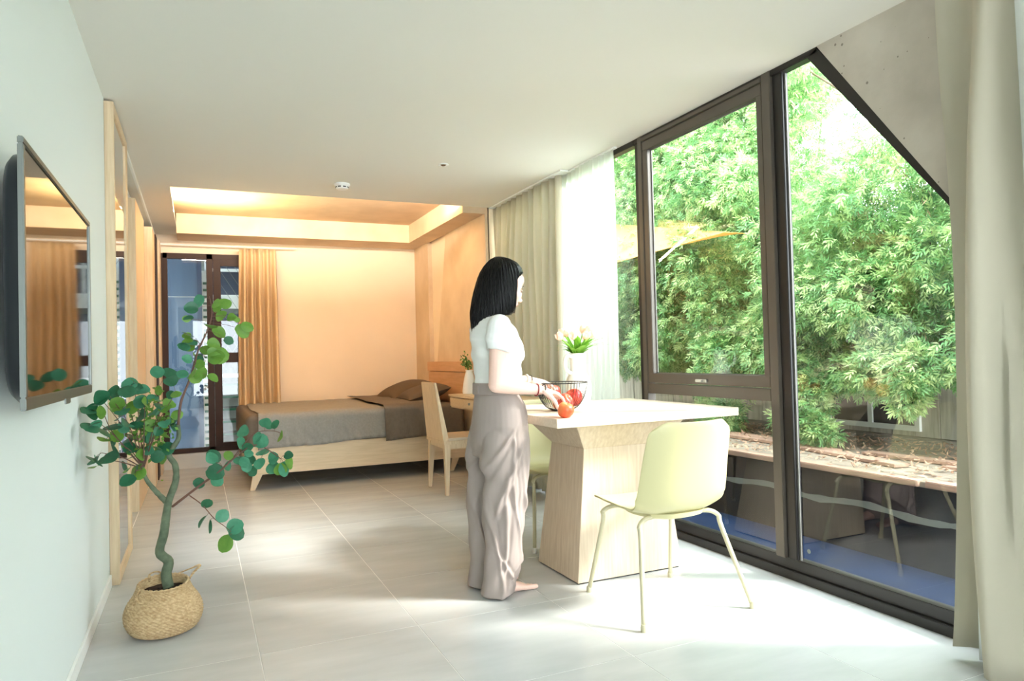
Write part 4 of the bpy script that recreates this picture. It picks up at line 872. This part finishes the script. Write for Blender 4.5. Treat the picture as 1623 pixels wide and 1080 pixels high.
for (x, y, z, r) in ((4.15, 3.95, .92, .22), (4.1, 3.92, .74, .16), (4.15, 4.1, .62, .13), (4.2, 4.9, .85, .25), (4.2, 5.0, .62, .18), (4.15, 3.45, .95, .16), (4.05, 3.2, 1.0, .2), (4.3, 4.4, .95, .2), (4.1, 3.75, .85, .14), (3.98, 3.80, .70, .15), (3.95, 3.70, .60, .11), (3.93, 3.60, .54, .09), (4.0, 2.95, 1.0, .16), (4.0, 3.0, .82, .10), (4.1, 4.75, .58, .16)): blobs[0].append((x, y, z, r))
sprig_me = {}
for nm, mm in (('a', m_tree), ('b', m_tree2)):
    me = bpy.data.meshes.new('sprig'); me.from_pydata([tuple(v) for v in SV], [], [tuple(f) for f in SF]); me.materials.append(mm); sprig_me[nm] = me
for ti, (tx, ty, _) in enumerate(TR):
    root = thing('tree', labs[ti], 'tree', (tx + .9, ty, -.5)); trees.append(root)
    loc = np.array([tx + .9, ty, -.5])
    c = catmull([(0, 0, 0), (.1, .05, 1.2), (-.1, -.1, 2.4), (-.3, .1, 3.6), (-.4, .1, 4.4)], 5); MB().tube(c, [.13 - .09 * i / len(c) for i in range(len(c))], 10).build('trunk', m_trunk, root, smooth=True)
    bl = blobs[ti]
    for q in range(14):
        b = bl[(q * 7) % len(bl)]; e = Vector((b[0], b[1], b[2])) - Vector(loc); s = Vector((-.05, 0, max(.8, e.z * .6)))
        MB().tube(catmull([s, s.lerp(e, .5) + Vector((0, 0, .2)), e], 5), [.020 - .015 * i / 10 for i in range(11)], 6).build('branch', m_trunk, root, smooth=True)
    for kind, mm in (('a', m_tree), ('b', m_tree2)):
        VV = []; n_tot = 0; near = []
        for bi, (x, y, z, r) in enumerate(bl):
            n = int(50 + 880 * r * r * (1.0 if kind == 'a' else .8)); pos, X, Y, Z = sprig_mats(n, rng, np.array([x, y, z]), np.array([r, r, r * .85]))
            near += [(pos[i], X[i], Y[i], Z[i]) for i in range(0, n, 9)]
            P = pos[:, None, :] + SV[None, :, 0:1] * X[:, None, :] + SV[None, :, 1:2] * Y[:, None, :] + SV[None, :, 2:3] * Z[:, None, :]
            VV.append(P.reshape(-1, 3) - loc); n_tot += n
        V = np.concatenate(VV); nv = len(SV); F = (SF[None] + (np.arange(n_tot) * nv)[:, None, None]).reshape(-1, 3)
        me = bpy.data.meshes.new('foliage'); me.vertices.add(len(V)); me.vertices.foreach_set('co', V.ravel()); me.loops.add(len(F) * 3); me.loops.foreach_set('vertex_index', F.ravel().astype(np.int32))
        me.polygons.add(len(F)); me.polygons.foreach_set('loop_start', np.arange(0, len(F) * 3, 3, dtype=np.int32)); me.update(calc_edges=True); me.materials.append(mm)
        o = bpy.data.objects.new('foliage', me); COL.objects.link(o); o.parent = root; o['kind'] = 'stuff'
        near.sort(key=lambda t: t[0][0] + .15 * abs(t[0][1] - 4))
        for (p, x, y, z) in near[:70]:
            M = Matrix(((x[0], y[0], z[0], p[0] - loc[0] - .02), (x[1], y[1], z[1], p[1] - loc[1]), (x[2], y[2], z[2], p[2] - loc[2]), (0, 0, 0, 1))) @ Matrix.Scale(1.2, 4)
            o = bpy.data.objects.new('sprig', sprig_me[kind]); COL.objects.link(o); o.parent = root; o.matrix_local = M
    dl = MB()
    for q in range(10 if ti else 34):
        b = bl[int(rng.integers(len(bl)))]
        if ti == 0 and q > 8: b = (0, rng.uniform(2.6, 4.3), rng.uniform(1.9, 3.0))
        cc = Vector((4.0 + rng.uniform(0, .3), b[1], b[2])) - Vector(loc)
        for w in range(26):
            c0 = cc + Vector((rng.normal() * .05, rng.normal() * .09, rng.normal() * .1)); d = Vector((rng.normal() * .4, rng.normal() * .4, -1)).normalized(); bb = d.orthogonal().normalized(); s = .035
            dl.add([c0 - d * s, c0 + bb * s * .3, c0 + d * s, c0 - bb * s * .3], [(0, 1, 2, 3)])
    dl.build('dead_leaves', m_deadl, root)['kind'] = 'stuff'

# ------------------------------------------------------------------ outside, back window
bwl = thing('blue_building', 'blue painted wall of the building seen through the back window', 'building', (0, 9.6, 0))
for za, zb in ((-.2, 1.955), (1.965, 9)):
    MB().box(-2.2, .005, 0, .3, za, zb).build('wall_panel', m_bluew, bwl, bevel=.004)
MB().box(-2.2, .0, .02, .3, 1.95, 1.97).build('joint', m_white, bwl)
MB().box(.005, .06, -.01, .3, -.2, 9).build('corner_strip', m_bluedk, bwl)
nh = thing('white_building', 'whitewashed neighbouring building with louvre windows and wire mesh', 'building', (.6, 10.2, 0))
MB().box(-.6, 3, .3, .6, -.2, 9).build('wall', m_whouse, nh)
fr2 = MB().box(-.50, -.45, 0, .06, -.1, 3.2).box(1.2, 1.25, 0, .06, -.1, 3.2).box(-.45, 1.2, 0, .06, .93, .985).box(-.45, 1.2, 0, .06, 1.86, 2.02).build('louvre_frame', m_white, nh)
for k in range(6):
    z = -.05 + .165 * k; o = MB().box(-.44, 1.19, 0, .006, -.07, .07).build('glass_slat', m_wire, nh); o.location = (0, .05, z); o.rotation_euler = (-.5, 0, 0)
    e = MB().box(-.44, 1.19, -.006, .012, -.014, .014).build('slat_edge', m_lglass, nh); e.location = (0, .012, z + .07 - .01)
mesh_w = MB()
for k in range(22):
    x = -.45 + k * .11
    for s in (1, -1):
        p0 = Vector((x, -.02, 1.0)); p1 = Vector((x + s * 1.0, -.02, 2.6)); mesh_w.tube([p0, p1], .0035, 4)
o = mesh_w.build('wire_mesh', m_wire, nh)
MB().box(-.40, .9, .25, .31, 2.05, 2.75).build('dark_window', m_bluedk, nh)
MB().box(-.42, 1.0, .2, .26, 2.02, 2.06).box(-.42, 1.0, .2, .26, 2.38, 2.42).box(.0, .04, .2, .26, 2.05, 2.75).build('window_bars', m_white, nh)
MB().box(-.43, 1.1, .22, .29, 1.2, 1.8).build('dark_opening', m_bluedk, nh)
jl = thing('louvre_window', 'narrow jalousie window with green edged glass beside the blue wall', 'window', (.095, 9.7, 0))
MB().box(-.035, .035, 0, .04, -.1, 2.3).build('frame', m_white, jl)
for k in range(26):
    MB().box(-.022, .022, -.012, 0, k * .085, k * .085 + .03).build('glass_slat', m_lglass, jl)
gb = struct(MB().box(-3, 5, 8.6, 14, -.3, -.2).build('ground', m_ledge));
